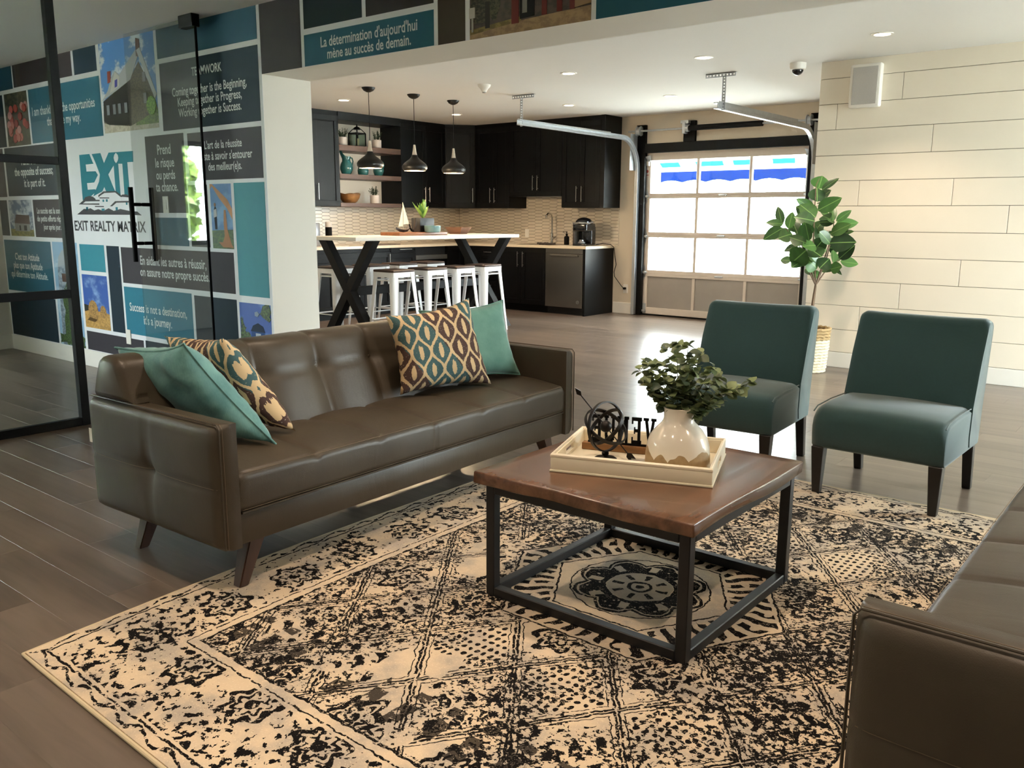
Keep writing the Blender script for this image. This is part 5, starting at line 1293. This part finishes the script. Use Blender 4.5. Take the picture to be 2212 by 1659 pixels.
lo = [g.verts.new((sx * A, sy * A, 0)) for sx, sy in ((-1, -1), (1, -1), (1, 1), (-1, 1))]; hi = [g.verts.new((sx * Bq, sy * Bq, hB)) for sx, sy in ((-1, -1), (1, -1), (1, 1), (-1, 1))]; hi2 = [g.verts.new((sx * (Bq - .014), sy * (Bq - .014), hB)) for sx, sy in ((-1, -1), (1, -1), (1, 1), (-1, 1))]; lo2 = [g.verts.new((sx * (A - .01), sy * (A - .01), .014)) for sx, sy in ((-1, -1), (1, -1), (1, 1), (-1, 1))]
g.faces.new(lo[::-1]); g.faces.new(lo2)
for r0, r1 in ((lo, hi), (hi, hi2), (hi2, lo2)):
    for k in range(4): g.faces.new((r0[k], r0[(k + 1) % 4], r1[(k + 1) % 4], r1[k]))
ob('bowl_shell', g, wbm, bw, smooth=False); ob('foot_ring', bx(nbm(), -.05, .05, -.05, .05, .0, .001), wbm, bw, smooth=False)
pp = thing('paper_sheets', 'sheets of paper lying on the counter near the coffee machine', 'paper', (-8.72, 7.28, CT), 15)
ob('sheet', bx(nbm(), -.07, .07, -.10, .10, 0, .002), m_trim, pp, smooth=False); ob('sheet', bx(nbm(), -.05, .08, -.09, .09, .002, .004, mat4=Matrix.Rotation(R(12), 4, 'Z')), m_trim, pp, smooth=False)
sv = thing('serving_board', 'dark patterned board lying on the counter below the shelves', 'board', (-8.78, 8.05, CT), 0)
ob('board', bx(nbm(), -.09, .09, -.26, .26, 0, .012, .003, 1), M('patterned_board', '5A4C40', .6, nz=(60, .8)), sv); ob('grip', bx(nbm(), -.012, .012, .26, .30, .002, .010, .002, 1), M('patterned_board'), sv)
# power cord and wall outlet
plate('wall_outlet', 'white wall outlet with plugged cord beside the garage door', 'outlet', -6.27, YW, .34, .075, .12, False)
pc = thing('power_cord', 'black power cord running from the coffee maker to the outlet', 'cord', (-6.40, 10.12, .3))
ob('cable', tube(nbm(), [(-6.60, 9.93, CT + .01), (-6.55, 10.02, CT + .03), (-6.47, 10.10, CT + .015), (-6.435, 10.13, CT - .02), (-6.42, 10.15, .75), (-6.41, 10.16, .66), (-6.44, 10.16, .56), (-6.43, 10.16, .50), (-6.36, 10.165, .42), (-6.30, 10.16, .36), (-6.275, 10.165, .345)], .005, 6), m_black, pc, True)
ob('plug', bx(nbm(), -6.29, -6.255, 10.15, 10.192, .33, .36, .006, 2), m_black, pc, True)

# shelf contents ------------------------------------------------------------------
m_pot = M('white_ceramic', 'D8CFC8', .3, nz=(5, .03)); m_herb = M('herb_green', '2E3D26', .7, nz=(40, .4))
def herb(label, loc, seed, s=1.0):
    t = thing('potted_herb', label, 'plant', loc, 0, 'potted herbs on the walnut shelves'); rg = random.Random(seed)
    ob('pot', lathe(nbm(), [(0, 0), (.058 * s, 0), (.062 * s, .006), (.062 * s, .105 * s), (.058 * s, .108 * s), (.055 * s, .095 * s), (0, .09 * s)], 24), m_pot, t)
    g = nbm()
    for i in range(26):
        a = rg.uniform(0, 6.28); sp_ = rg.uniform(.01, .085) * s; h = rg.uniform(.06, .13) * s; b0 = Vector((math.cos(a) * .02, math.sin(a) * .02, .09 * s)); tp = Vector((math.cos(a) * sp_, math.sin(a) * sp_, .10 * s + h))
        tube(g, [b0, b0.lerp(tp, .5) + Vector((0, 0, .01)), tp], [.002, .0016, .001], 4)
        for k in range(8):
            c_ = b0.lerp(tp, .3 + .7 * k / 8); d = Vector((rg.gauss(0, 1), rg.gauss(0, 1), rg.gauss(.4, .6))).normalized() * .016 * s; e = d.orthogonal().normalized() * .004 * s
            g.faces.new([g.verts.new(c_ - e), g.verts.new(c_ + d * .5 - e * 1.4), g.verts.new(c_ + d), g.verts.new(c_ + d * .5 + e * 1.4)])
    ob('foliage', g, m_herb, t, smooth=False)
herb('herb in a white pot at the left end of the top shelf', (-9.06, 7.66, 2.194), 1); herb('herb in a white pot right of the lantern', (-9.02, 8.22, 2.194), 2); herb('herb in a white pot on the lowest shelf', (-9.0, 8.14, 1.466), 3)
ln = thing('lantern', 'black metal candle lantern on the top shelf', 'lantern', (-9.08, 7.93, 2.194))
a = .078
ob('base', bx(nbm(), -a, a, -a, a, 0, .014, .002, 1), m_black, ln, smooth=False)
for sx in (-1, 1):
    for sy in (-1, 1): ob('post', bx(nbm(), sx * a - .006, sx * a + .006, sy * a - .006, sy * a + .006, .014, .175), m_black, ln, smooth=False)
g = nbm()
for sx in (-1, 1): bx(g, sx * a - .006, sx * a + .006, -a, a, .165, .180); bx(g, -a, a, sx * a - .006, sx * a + .006, .165, .180)
for sx in (-1, 1):
    for sy in (-1, 1): tube(g, [(sx * a, sy * a, .175), (sx * .035, sy * .035, .232)], .005, 6)
lathe(g, [(.055, .225), (.050, .235), (.03, .255), (.012, .262), (.006, .28), (.012, .288), (0, .292)], 18); ob('roof', g, m_black, ln)
for k in range(4): ob('pane', bx(nbm(), -a + .008, a - .008, a - .001, a + .001, .016, .165, mat4=Matrix.Rotation(R(90 * k), 4, 'Z')), m_glass, ln, smooth=False)
ob('candle', lathe(nbm(), [(0, .014), (.028, .014), (.028, .11), (.02, .108), (0, .10)], 20), M('candle_wax', 'CFC09A', .5), ln)
m_pitch = M('teal_glaze', '2C6264', .1, nz=(6, .12), coat=.5)
def pitcher(label, loc, rz, s):
    t = thing('pitcher', label, 'pitcher', loc, rz, 'teal pitchers on the middle shelf')
    bm = lathe(nbm(), [(0, 0), (.05 * s, 0), (.062 * s, .01 * s), (.083 * s, .06 * s), (.085 * s, .09 * s), (.075 * s, .13 * s), (.056 * s, .165 * s), (.052 * s, .19 * s), (.062 * s, .225 * s), (.056 * s, .222 * s), (.046 * s, .19 * s), (.05 * s, .16 * s), (0, .15 * s)], 30)
    for v in bm.verts:
        if v.co.z > .18 * s and v.co.y < 0: k = (v.co.z - .18 * s) / (.045 * s); v.co.y -= .035 * s * k * max(0, -v.co.y / (.06 * s)) ** 4; v.co.z += .012 * s * k * max(0, -v.co.y / (.06 * s)) ** 4
    ob('body', bm, m_pitch, t, ang=60)
    ob('handle', tube(nbm(), [(0, .055 * s, .215 * s), (0, .10 * s, .21 * s), (0, .115 * s, .17 * s), (0, .10 * s, .12 * s), (0, .08 * s, .10 * s)], .009 * s, 10), m_pitch, t)
pitcher('teal glazed pitcher at the left end of the middle shelf', (-9.02, 7.68, 1.832), 0, 1.0); pitcher('smaller teal pitcher at the right end of the middle shelf', (-9.02, 8.24, 1.832), 0, .88)
jr = thing('jar', 'round teal jar between the two pitchers', 'jar', (-9.02, 7.965, 1.832)); ob('body', lathe(nbm(), [(0, 0), (.055, 0), (.07, .02), (.075, .06), (.066, .10), (.05, .12), (.05, .13)], 26), m_pitch, jr); ob('lid', lathe(nbm(), [(.052, .13), (.05, .14), (.02, .155), (.012, .17), (0, .175)], 22), m_pitch, jr)
db = thing('dough_bowl', 'rustic carved wooden bowl on the lowest shelf', 'bowl', (-9.06, 7.75, 1.466))
bm = lathe(nbm(), [(0, 0), (.075, 0), (.10, .02), (.13, .07), (.145, .12), (.138, .122), (.12, .075), (.09, .03), (0, .02)], 34)
for v in bm.verts:
    if v.co.z > .06: v.co.z += .01 * math.sin(3 * math.atan2(v.co.y, v.co.x) + 1)
ob('shell', bm, wood('rustic_wood', '4A2E14', 'A2703A', 1.6, 'Y', .6), db, ang=60); ob('foot', lathe(nbm(), [(.06, 0), (.06, .001)], 20), wbm, db)

# pendants --------------------------------------------------------------------------
m_shade = M('pendant_black', '0F0E0D', .45, spec=.3, nz=(6, .08)); m_in = M('pendant_inner_white', 'EEE6D8', .5); m_brass = M('hammered_nickel', 'E6DFD2', .15, 1.0, nb=(60, .5))
m_bulb = M('bulb_glow', 'FFE2B0', .5, emit='FFE0B4', es=7)
for i, (py, lab) in enumerate(((6.328, 'black pendant lamp nearest the column above the high table'), (6.978, 'black pendant lamp in the middle of the three'), (7.610, 'black pendant lamp nearest the corner cabinet'))):
    p = thing('pendant_lamp', lab, 'lamp', (-7.05, py, 1.79), 0, 'pendant lamps over the high table')
    ob('canopy', lathe(nbm(), [(0, .762), (.02, .763), (.05, .778), (.068, .80), (.070, .81), (0, .81)], 28), m_shade, p)
    ob('cord', tube(nbm(), [(0, 0, .27), (.002, .001, .45), (0, 0, .765)], .0035, 6), m_black, p)
    ob('neck', lathe(nbm(), [(.031, .168), (.027, .19), (.019, .23), (.015, .265), (.012, .28), (0, .281)], 20), m_brass, p)
    ob('shade', lathe(nbm(), [(.030, .172), (.036, .152), (.056, .127), (.094, .100), (.126, .073), (.140, .048), (.138, .026), (.127, .008), (.116, .0)], 36, cap=False), m_shade, p, ang=60)
    ob('reflector', lathe(nbm(), [(.115, .001), (.125, .010), (.135, .028), (.136, .048), (.122, .070), (.09, .095), (.05, .12), (0, .13)], 36, cap=False), m_in, p, ang=60)
    ob('diffuser', lathe(nbm(), [(0, .006), (.112, .006), (.112, .009), (0, .009)], 32), m_bulb, p)
    l = bpy.data.lights.new('pendant_bulb', 'POINT'); l.energy = 22; l.color = (1, .74, .45); l.shadow_soft_size = .03
    o = bpy.data.objects.new('pendant_bulb', l); col.objects.link(o); o.parent = p; o.location = (0, 0, -.03)

# high table and stools -----------------------------------------------------------------
ht = thing('high_table', 'long white topped high table on black X shaped legs', 'table', (-7.05, 7.065, 0))
ob('table_top', bx(nbm(), -7.43, -6.67, 5.77, 8.36, 1.052, 1.09, .003, 2), M('table_white', 'E9E2D6', .35, nz=(4, .02)), ht, True)
m_tb = M('black_stained_wood', '0B0B0C', .55, spec=.25, nz=(20, .3))
for yl in (6.0, 8.10):
    for s in (-1, 1):
        w = .052; g = nbm(); dy = .0 if s > 0 else .0
        prism(g, [(-7.05 + s * (.375 + w * 1.1), yl - .045 + (.001 if s > 0 else 0), 1.052), (-7.05 + s * (.375 - w * 1.1), yl - .045 + (.001 if s > 0 else 0), 1.052), (-7.05 - s * (.375 + w * 1.1), yl - .045 + (.001 if s > 0 else 0), 0), (-7.05 - s * (.375 - w * 1.1), yl - .045 + (.001 if s > 0 else 0), 0)], (0, .09 - (.002 if s > 0 else 0), 0))
        ob('leg', g, m_tb, ht, True, smooth=False)
ob('stretcher', bx(nbm(), -7.09, -7.01, 6.045, 8.055, .475, .565, .004, 1), m_tb, ht, True, smooth=False)
m_stool = M('white_powder_coat', 'E8E8E8', .35, nz=(5, .02)); m_sseat = wood('stool_seat_wood', '2A1C16', '4E362A', 1.4, 'Y', .5)
def make_stool():
    t = thing('bar_stool', '', 'stool', (0, 0, 0), 0, 'white metal bar stools round the high table')
    A, B, H_ = .148, .205, .735
    ob('seat', bx(nbm(), -.152, .152, -.152, .152, H_ + .002, H_ + .026, .010, 3), m_sseat, t)
    g = nbm(); 
    for s in (-1, 1): bx(g, -A, A, s * A - .003, s * A + .003, H_ - .05, H_ + .002); bx(g, s * A - .003, s * A + .003, -A, A, H_ - .05, H_ + .002)
    bx(g, -A, A, -A, A, H_ - .002, H_ + .002); ob('seat_frame', g, m_stool, t, smooth=False)
    for sx in (-1, 1):
        for sy in (-1, 1):
            g = nbm(); rows_ = []
            for z, k, w in ((H_, 0, .062), (H_ * .5, .5, .05), (0, 1, .032)):
                c_ = A + (B - A) * k
                pts = [(c_ - w, c_ + .004), (c_ - .018, c_ + .004), (c_ - .004, c_ - .002), (c_ + .004, c_ - .018), (c_ + .004, c_ - w)]
                inn = [(c_ - .004, c_ - w), (c_ - .012, c_ - .020), (c_ - .020, c_ - .012), (c_ - w, c_ - .004)]
                rows_.append([g.verts.new((sx * a_, sy * b_, z)) for a_, b_ in pts + inn])
            for r0, r1 in zip(rows_, rows_[1:]):
                for k in range(9): g.faces.new((r0[k], r0[(k + 1) % 9], r1[(k + 1) % 9], r1[k]))
            g.faces.new(rows_[0]); g.faces.new(rows_[-1]); ob('leg', g, m_stool, t, ang=50)
    for z, zz in ((.245, 0), (.655, 0)):
        k = 1 - z / H_; c_ = A + (B - A) * k - .006
        for s in (-1, 1):
            ob('rung', tube(nbm(), [(-c_, s * c_, z), (c_, s * c_, z)], .007, 8), m_stool, t); ob('rung', tube(nbm(), [(s * c_, -c_, z + .0), (s * c_, c_, z + .0)], .007, 8), m_stool, t)
    return t
st0 = make_stool()
words = ['nearest the column', 'second from the column', 'third from the column', 'farthest from the column']
k = 0
for side, x in (('front', -6.60), ('far', -7.50)):
    for i, y in enumerate((6.21, 6.70, 7.15, 7.61)):
        s = st0 if k == 0 else copy_tree(st0)
        s.location = (x, y, 0); s['label'] = 'white metal stool on the %s side of the high table, %s' % (side, words[i]); k += 1
# items on the high table
TT = 1.09
cb_ = thing('cutting_board', 'long wooden board on the high table', 'board', (-7.02, 6.93, TT))
ob('board', bx(nbm(), -.15, .15, -.375, .375, 0, .035, .004, 2), wood('board_wood', '4A2614', '8E5A34', 1.0, 'Y', .4), cb_); ob('end_grain', bx(nbm(), -.146, .146, -.376, -.373, .003, .032), wood('board_wood'), cb_, smooth=False)
BZ = TT + .035
sb = thing('model_sailboat', 'small model sailboat with cream sails on the wooden board', 'ornament', (-6.98, 6.72, BZ), 0)
m_sail = M('sail_cloth', 'E9DFC8', .8)
g = nbm(); prism(g, [(0, -.01, .26), (0, -.075, .06), (0, -.01, .065)], (.004, 0, 0)); ob('jib', g, m_sail, sb, smooth=False)
g = nbm(); prism(g, [(0, .0, .31), (0, .0, .085), (0, .085, .09)], (.004, 0, 0)); ob('mainsail', g, m_sail, sb, smooth=False)
ob('mast', tube(nbm(), [(.002, -.005, .03), (.002, -.005, .32)], .003, 6), m_sail, sb)
g = nbm(); hp = [(-.11, .035), (-.06, .012), (0, .004), (.06, .012), (.11, .05)]; rr_ = []
for y_, z_ in hp: w_ = .03 * (1 - (y_ / .115) ** 2); rr_.append([g.verts.new((-w_, y_, z_ + .022)), g.verts.new((0, y_, z_ - .004)), g.verts.new((w_, y_, z_ + .022))])
for r0, r1 in zip(rr_, rr_[1:]):
    g.faces.new((r0[0], r0[1], r1[1], r1[0])); g.faces.new((r0[1], r0[2], r1[2], r1[1])); g.faces.new((r0[0], r1[0], r1[2], r0[2]))
ob('hull', g, M('hull_brown', '3A2E28', .5), sb, smooth=False)
an = thing('driftwood_figure', 'dark curved driftwood figure beside the planter', 'ornament', (-6.98, 6.855, BZ))
ob('curved_piece', tube(nbm(), [(0, -.045, .09), (0, -.035, .05), (0, -.01, .02), (0, .025, .012)], [.006, .009, .011, .012], 8), m_black, an)
ob('upright_piece', tube(nbm(), [(0, .02, .012), (0, .045, .08), (0, .055, .155)], [.014, .017, .010], 8), M('driftwood_dark', '2E2622', .8), an)
pl = thing('succulent_planter', 'dark rectangular planter with pointed green succulent', 'plant', (-7.04, 7.075, BZ))
ob('planter', bx(nbm(), -.07, .07, -.105, .12, 0, .155, .006, 2), M('slate_grey', '2A2D30', .55), pl)
m_suc = leaf_mat('succulent_leaf', '3E6A34', '9AB858', None, .4); rg = random.Random(4); sm_ = None
for k in range(22):
    if sm_ is None: o = ob('leaf', leaf_bm(.21, .06, .5, -.15, 6, .3), m_suc, pl, ang=180); sm_ = o.data
    else: o = ob('leaf', sm_, None, pl)
    o.location = (0, .01, .145); o.rotation_euler = (0, -R(rg.uniform(38, 85)), k * 2.4); q = rg.uniform(.75, 1.1); o.scale = (q, q, q)
bb = thing('ribbed_dish', 'blue grey ribbed dish in front of the planter', 'dish', (-6.868, 7.06, BZ))
bm = lathe(nbm(), [(0, 0), (.08, 0), (.09, .01), (.094, .07), (.09, .072), (.085, .015), (0, .01)], 48)
for i, v in enumerate(bm.verts):
    r_v = math.hypot(v.co.x, v.co.y)
    if r_v > .087: q = 1 + .02 * math.sin(24 * math.atan2(v.co.y, v.co.x)); v.co.x *= q; v.co.y *= q
ob('dish', bm, M('blue_grey_glaze', '5E8088', .25, nz=(12, .2)), bb, ang=60); ob('foot', lathe(nbm(), [(.07, 0), (.07, .002)], 20), M('blue_grey_glaze'), bb)
# ================================================================== CEILING FIXTURES AND LAMPS
m_lens = M('downlight_lens', 'FFF2DC', .4, emit='FFE6BE', es=18)
def downlight(x, y, label, power, tint=(1, .78, .59)):
    d = thing('ceiling_light', label, 'ceiling light', (x, y, ZC - .006), 0, 'recessed ceiling lights')
    ob('trim_ring', lathe(nbm(), [(.055, .006), (.078, .006), (.076, .001), (.058, 0), (.055, .003)], 28), m_trim, d)
    ob('lens', lathe(nbm(), [(0, .002), (.056, .002), (.056, .005), (0, .005)], 28), m_lens, d)
    l = bpy.data.lights.new('downlight_lamp', 'SPOT'); l.energy = power; l.color = tint; l.spot_size = R(115); l.spot_blend = .7; l.shadow_soft_size = .05
    o = bpy.data.objects.new('downlight_lamp', l); col.objects.link(o); o.parent = d; o.location = (0, 0, -.004)
KP, LP_ = 95, 78
for x, y, lab in ((-8.02, 6.82, 'recessed ceiling light left of the first pendant'), (-7.95, 8.64, 'recessed ceiling light behind the third pendant'), (-6.23, 8.74, 'recessed ceiling light above the kitchen door track'), (-4.885, 6.84, 'recessed ceiling light right of the smoke detector'), (-4.89, 8.75, 'recessed ceiling light in front of the garage door'), (-3.53, 6.86, 'recessed ceiling light above the second track bracket'), (-2.09, 6.79, 'recessed ceiling light above the plank wall speaker')):
    downlight(x, y, lab, KP)
for i, (x, y) in enumerate(((-2.9, 1.15), (-1.45, 1.15), (0.0, 1.15), (-2.9, 2.75), (-1.45, 2.75), (0.0, 2.75), (-1.45, -.6), (-3.2, -.6))):
    downlight(x, y, 'recessed lounge ceiling light, row %s, %s' % (('over the seating front', 'over the coffee table', 'behind the viewer')[0 if i < 3 else 1 if i < 6 else 2], ('left', 'middle', 'right')[i % 3]), LP_)
for x, y, w_ in ((-7.4, .9, 'nearer the mural'), (-7.4, -.9, 'farther from the mural')): downlight(x, y, 'added unseen office ceiling fill light ' + w_, 55, (1, .93, .86))  # out-of-view fill lamps, added to brighten the office ceiling
sd = thing('smoke_detector', 'white smoke detector on the kitchen ceiling', 'smoke detector', (-5.972, 6.908, ZC - .07))
ob('housing', lathe(nbm(), [(.022, 0), (.028, .012), (.04, .03), (.062, .052), (.066, .07), (0, .07)], 28), m_trim, sd); ob('sensor_cap', lathe(nbm(), [(0, -.012), (.018, -.010), (.02, .002), (0, .002)], 20), M('sensor_grey', '9A9690', .5), sd)
dc = thing('dome_camera', 'white dome security camera on the ceiling', 'camera', (-3.019, 7.60, ZC - .105))
ob('housing', lathe(nbm(), [(.05, .05), (.062, .055), (.068, .07), (.068, .105), (0, .105)], 28), m_trim, dc); ob('dome', lathe(nbm(), [(.048 * math.sin(R(90) * k / 8), .052 - .048 * math.cos(R(90) * k / 8)) for k in range(9)], 26), M('smoked_dome', '121214', .08), dc, ang=180)
wsp = thing('wall_speaker', 'white wall speaker with grey grille on the plank wall', 'speaker', (-2.457, YPL, 2.20))
ob('cabinet', bx(nbm(), -.125, .125, -.07, 0, 0, .345, .015, 3), m_trim, wsp); ob('grille', bx(nbm(), -.10, .10, -.074, -.07, .025, .32, .002, 1), M('grille_grey', 'B4B0AA', .6, nz=(200, .15)), wsp)

# ================================================================== RUBBER TREE IN BASKET
rt = thing('rubber_tree', 'tall rubber tree with broad glossy leaves beside the garage door', 'plant', (-2.66, 7.36, .30))
m_bark = M('tree_bark', '6A5644', .85, nz=(30, .3)); m_rub = leaf_mat('rubber_leaf', '1B3318', '42692F', '6E8E4E', .3)
trunk = [(0, 0, 0), (-.006, 0, .2), (.005, .0, .36), (.012, 0, .44)]
ob('trunk', tube(nbm(), trunk, [.017, .015, .012, .010], 8), m_bark, rt)
rg = random.Random(12)
# branch polylines and leaves (base, tip, width) in metres from the foot of the trunk
BRANCH = [[(0.003, 0.005, 0.54), (-0.032, -0.007, 0.811), (-0.038, -0.01, 1.079), (-0.04, -0.01, 1.268), (-0.019, -0.003, 1.324)], [(0.003, 0.005, 0.54), (-0.071, -0.064, 0.715), (-0.149, -0.137, 0.811), (-0.229, -0.212, 0.963)], [(0.008, 0.007, 0.521), (0.064, 0.063, 0.657), (0.09, 0.107, 0.888), (0.076, 0.137, 1.042)], [(0.012, 0.009, 0.501), (0.07, 0.114, 0.597), (0.128, 0.218, 0.654)], [(0.003, 0.005, 0.54), (-0.081, -0.079, 0.657), (-0.119, -0.147, 0.716)], [(0.006, 0.006, 0.657), (0.077, 0.058, 0.773), (0.15, 0.11, 0.851)]]
LEAVES = [(-0.053, 0.086, 1.241, -0.027, 0.091, 1.347, 0.165), (0.004, 0.006, 1.226, 0.114, 0.074, 1.335, 0.066), (-0.024, -0.004, 1.132, -0.038, 0.022, 1.251, 0.165), (-0.041, 0.07, 1.145, 0.06, 0.038, 1.232, 0.11), (-0.044, -0.012, 1.071, -0.142, -0.143, 1.155, 0.088), (-0.079, 0.137, 1.119, 0.01, 0.145, 1.132, 0.055), (0.016, -0.091, 1.059, 0.197, -0.071, 1.163, 0.121), (0.106, 0.042, 0.973, 0.07, 0.088, 1.135, 0.066), (0.013, -0.112, 1.003, -0.121, -0.126, 1.117, 0.143), (0.089, 0.096, 0.954, -0.022, 0.076, 1.082, 0.088), (0.145, -0.005, 0.973, 0.25, 0.041, 1.066, 0.066), (0.119, 0.046, 0.935, 0.288, 0.132, 0.97, 0.099), (0.021, -0.15, 0.973, -0.103, -0.265, 1.014, 0.132), (-0.029, 0.095, 0.964, 0.091, 0.126, 0.974, 0.121), (0.127, -0.051, 0.872, 0.28, -0.064, 0.957, 0.11), (0.073, -0.171, 0.891, 0.15, -0.067, 0.786, 0.099), (0.083, 0.114, 0.842, 0.258, 0.089, 0.905, 0.088), (-0.272, -0.1, 0.94, -0.342, -0.066, 1.104, 0.077), (-0.266, -0.097, 0.947, -0.362, -0.22, 0.964, 0.077), (-0.197, -0.152, 0.906, -0.187, -0.112, 1.056, 0.088), (-0.243, -0.149, 0.917, -0.378, -0.237, 0.821, 0.11), (-0.15, -0.174, 0.869, -0.25, -0.232, 0.838, 0.154), (-0.198, 0.052, 0.877, -0.267, 0.091, 0.982, 0.11), (-0.009, -0.201, 0.853, -0.015, -0.296, 0.954, 0.132), (0.016, -0.232, 0.816, 0.006, -0.321, 0.954, 0.077), (-0.003, -0.24, 0.797, -0.162, -0.221, 0.849, 0.121), (-0.175, 0.041, 0.768, -0.287, -0.002, 0.722, 0.077), (0.053, -0.179, 0.778, -0.012, -0.281, 0.779, 0.143), (0.001, -0.238, 0.741, -0.146, -0.2, 0.615, 0.187), (0.103, -0.161, 0.685, -0.025, -0.122, 0.765, 0.154), (0.128, -0.071, 0.796, 0.338, -0.075, 0.814, 0.165), (0.068, 0.089, 0.753, 0.158, 0.105, 0.742, 0.099), (0.122, 0.047, 0.736, 0.162, -0.008, 0.628, 0.077), (0.199, -0.027, 0.665, 0.315, -0.025, 0.786, 0.11), (0.18, 0.067, 0.642, 0.313, 0.133, 0.631, 0.099), (0.037, -0.063, 0.583, -0.025, -0.15, 0.67, 0.165), (0.06, -0.075, 0.585, 0.12, -0.017, 0.671, 0.132), (0.011, 0.089, 0.556, 0.191, 0.065, 0.604, 0.077), (0.125, -0.012, 0.612, 0.237, -0.037, 0.545, 0.044), (-0.055, 0.146, 0.511, -0.15, 0.172, 0.573, 0.11), (-0.031, 0.195, 0.498, -0.088, 0.156, 0.542, 0.088), (-0.033, 0.194, 0.807, -0.064, 0.168, 0.93, 0.143), (0.009, 0.129, 0.829, -0.069, 0.119, 0.718, 0.132), (-0.101, 0.17, 0.865, -0.035, 0.189, 0.984, 0.121), (-0.004, 0.245, 0.708, -0.072, 0.199, 0.818, 0.154), (-0.176, 0.142, 0.825, -0.232, 0.03, 0.936, 0.121), (0.115, -0.024, 0.872, 0.213, -0.045, 0.902, 0.094), (-0.068, -0.172, 0.636, -0.105, -0.265, 0.6, 0.089), (-0.208, -0.014, 0.636, -0.307, -0.021, 0.646, 0.081), (-0.072, 0.034, 0.935, -0.162, 0.077, 0.911, 0.097), (0.012, -0.088, 0.652, 0.026, -0.188, 0.668, 0.087), (0.058, 0.014, 0.852, 0.155, 0.037, 0.844, 0.105), (-0.115, 0.014, 1.023, -0.215, 0.026, 0.993, 0.117), (0.074, 0.183, 0.637, 0.111, 0.276, 0.696, 0.08), (0.039, -0.031, 1.015, 0.118, -0.093, 1.0, 0.115), (0.149, -0.055, 0.581, 0.242, -0.09, 0.614, 0.108), (-0.082, -0.032, 1.037, -0.175, -0.069, 1.097, 0.118), (-0.074, 0.042, 0.894, -0.161, 0.092, 0.952, 0.112), (-0.077, 0.11, 0.777, -0.134, 0.192, 0.815, 0.103), (-0.1, -0.022, 0.992, -0.198, -0.044, 0.987, 0.084)]
base_p = Vector((.012, 0, .44))
for P_ in BRANCH:
    P_ = [base_p] + [Vector(p) for p in P_[1:]]
    ob('branch', tube(nbm(), P_, [.007 - .004 * k / (len(P_) - 1) for k in range(len(P_))], 6), m_bark, rt)
shapes = {}
for lf in LEAVES:
    a, b, W = Vector(lf[:3]), Vector(lf[3:6]), lf[6]; v = b - a; L = v.length
    o = ob('leaf', shapes['m'], None, rt) if 'm' in shapes else ob('leaf', leaf_bm(.13, .06, .22, .12, 8, .9), m_rub, rt, ang=180)
    shapes.setdefault('m', o.data)
    xa = v.normalized(); out_ = Vector((a.x, a.y, 0)); za = Vector((.35, -.75, rg.uniform(.2, .8))) + out_ * 1.5 + Vector((rg.uniform(-.4, .4), rg.uniform(-.4, .4), 0)); za = (za - xa * za.dot(xa)).normalized(); ya = za.cross(xa)
    sx, sy = L / .13, W / .06
    o.matrix_basis = Matrix(((xa.x * sx, ya.x * sy, za.x * sx, a.x), (xa.y * sx, ya.y * sy, za.y * sx, a.y), (xa.z * sx, ya.z * sy, za.z * sx, a.z), (0, 0, 0, 1)))
bk = thing('woven_basket', 'pale woven basket holding the rubber tree', 'basket', (-2.66, 7.36, 0))
m_rope = M('seagrass_pale', 'D9CDB2', .85, nz=(40, .25)); m_rope2 = M('seagrass_tan', 'A88E64', .85, nz=(40, .25))
ob('liner', lathe(nbm(), [(0, 0), (.125, 0), (.148, .36), (.14, .36), (.12, .02), (.0, .02)], 30), m_rope2, bk)
for k in range(15):
    z = .014 + k * .0255; rr_ = .128 + .024 * z / .38; n = 36
    ob('coil', tube(nbm(), [(math.cos(2 * math.pi * i / n) * (rr_ + .004 * math.sin(i * math.pi + k)), math.sin(2 * math.pi * i / n) * (rr_ + .004 * math.sin(i * math.pi + k)), z + .003 * math.cos(i * math.pi)) for i in range(n)], .0125, 6, True), m_rope2 if k > 10 else m_rope, bk)
ob('soil', lathe(nbm(), [(.13, .298), (.0, .3)], 24), M('soil', '3A2A20', .95), bk)
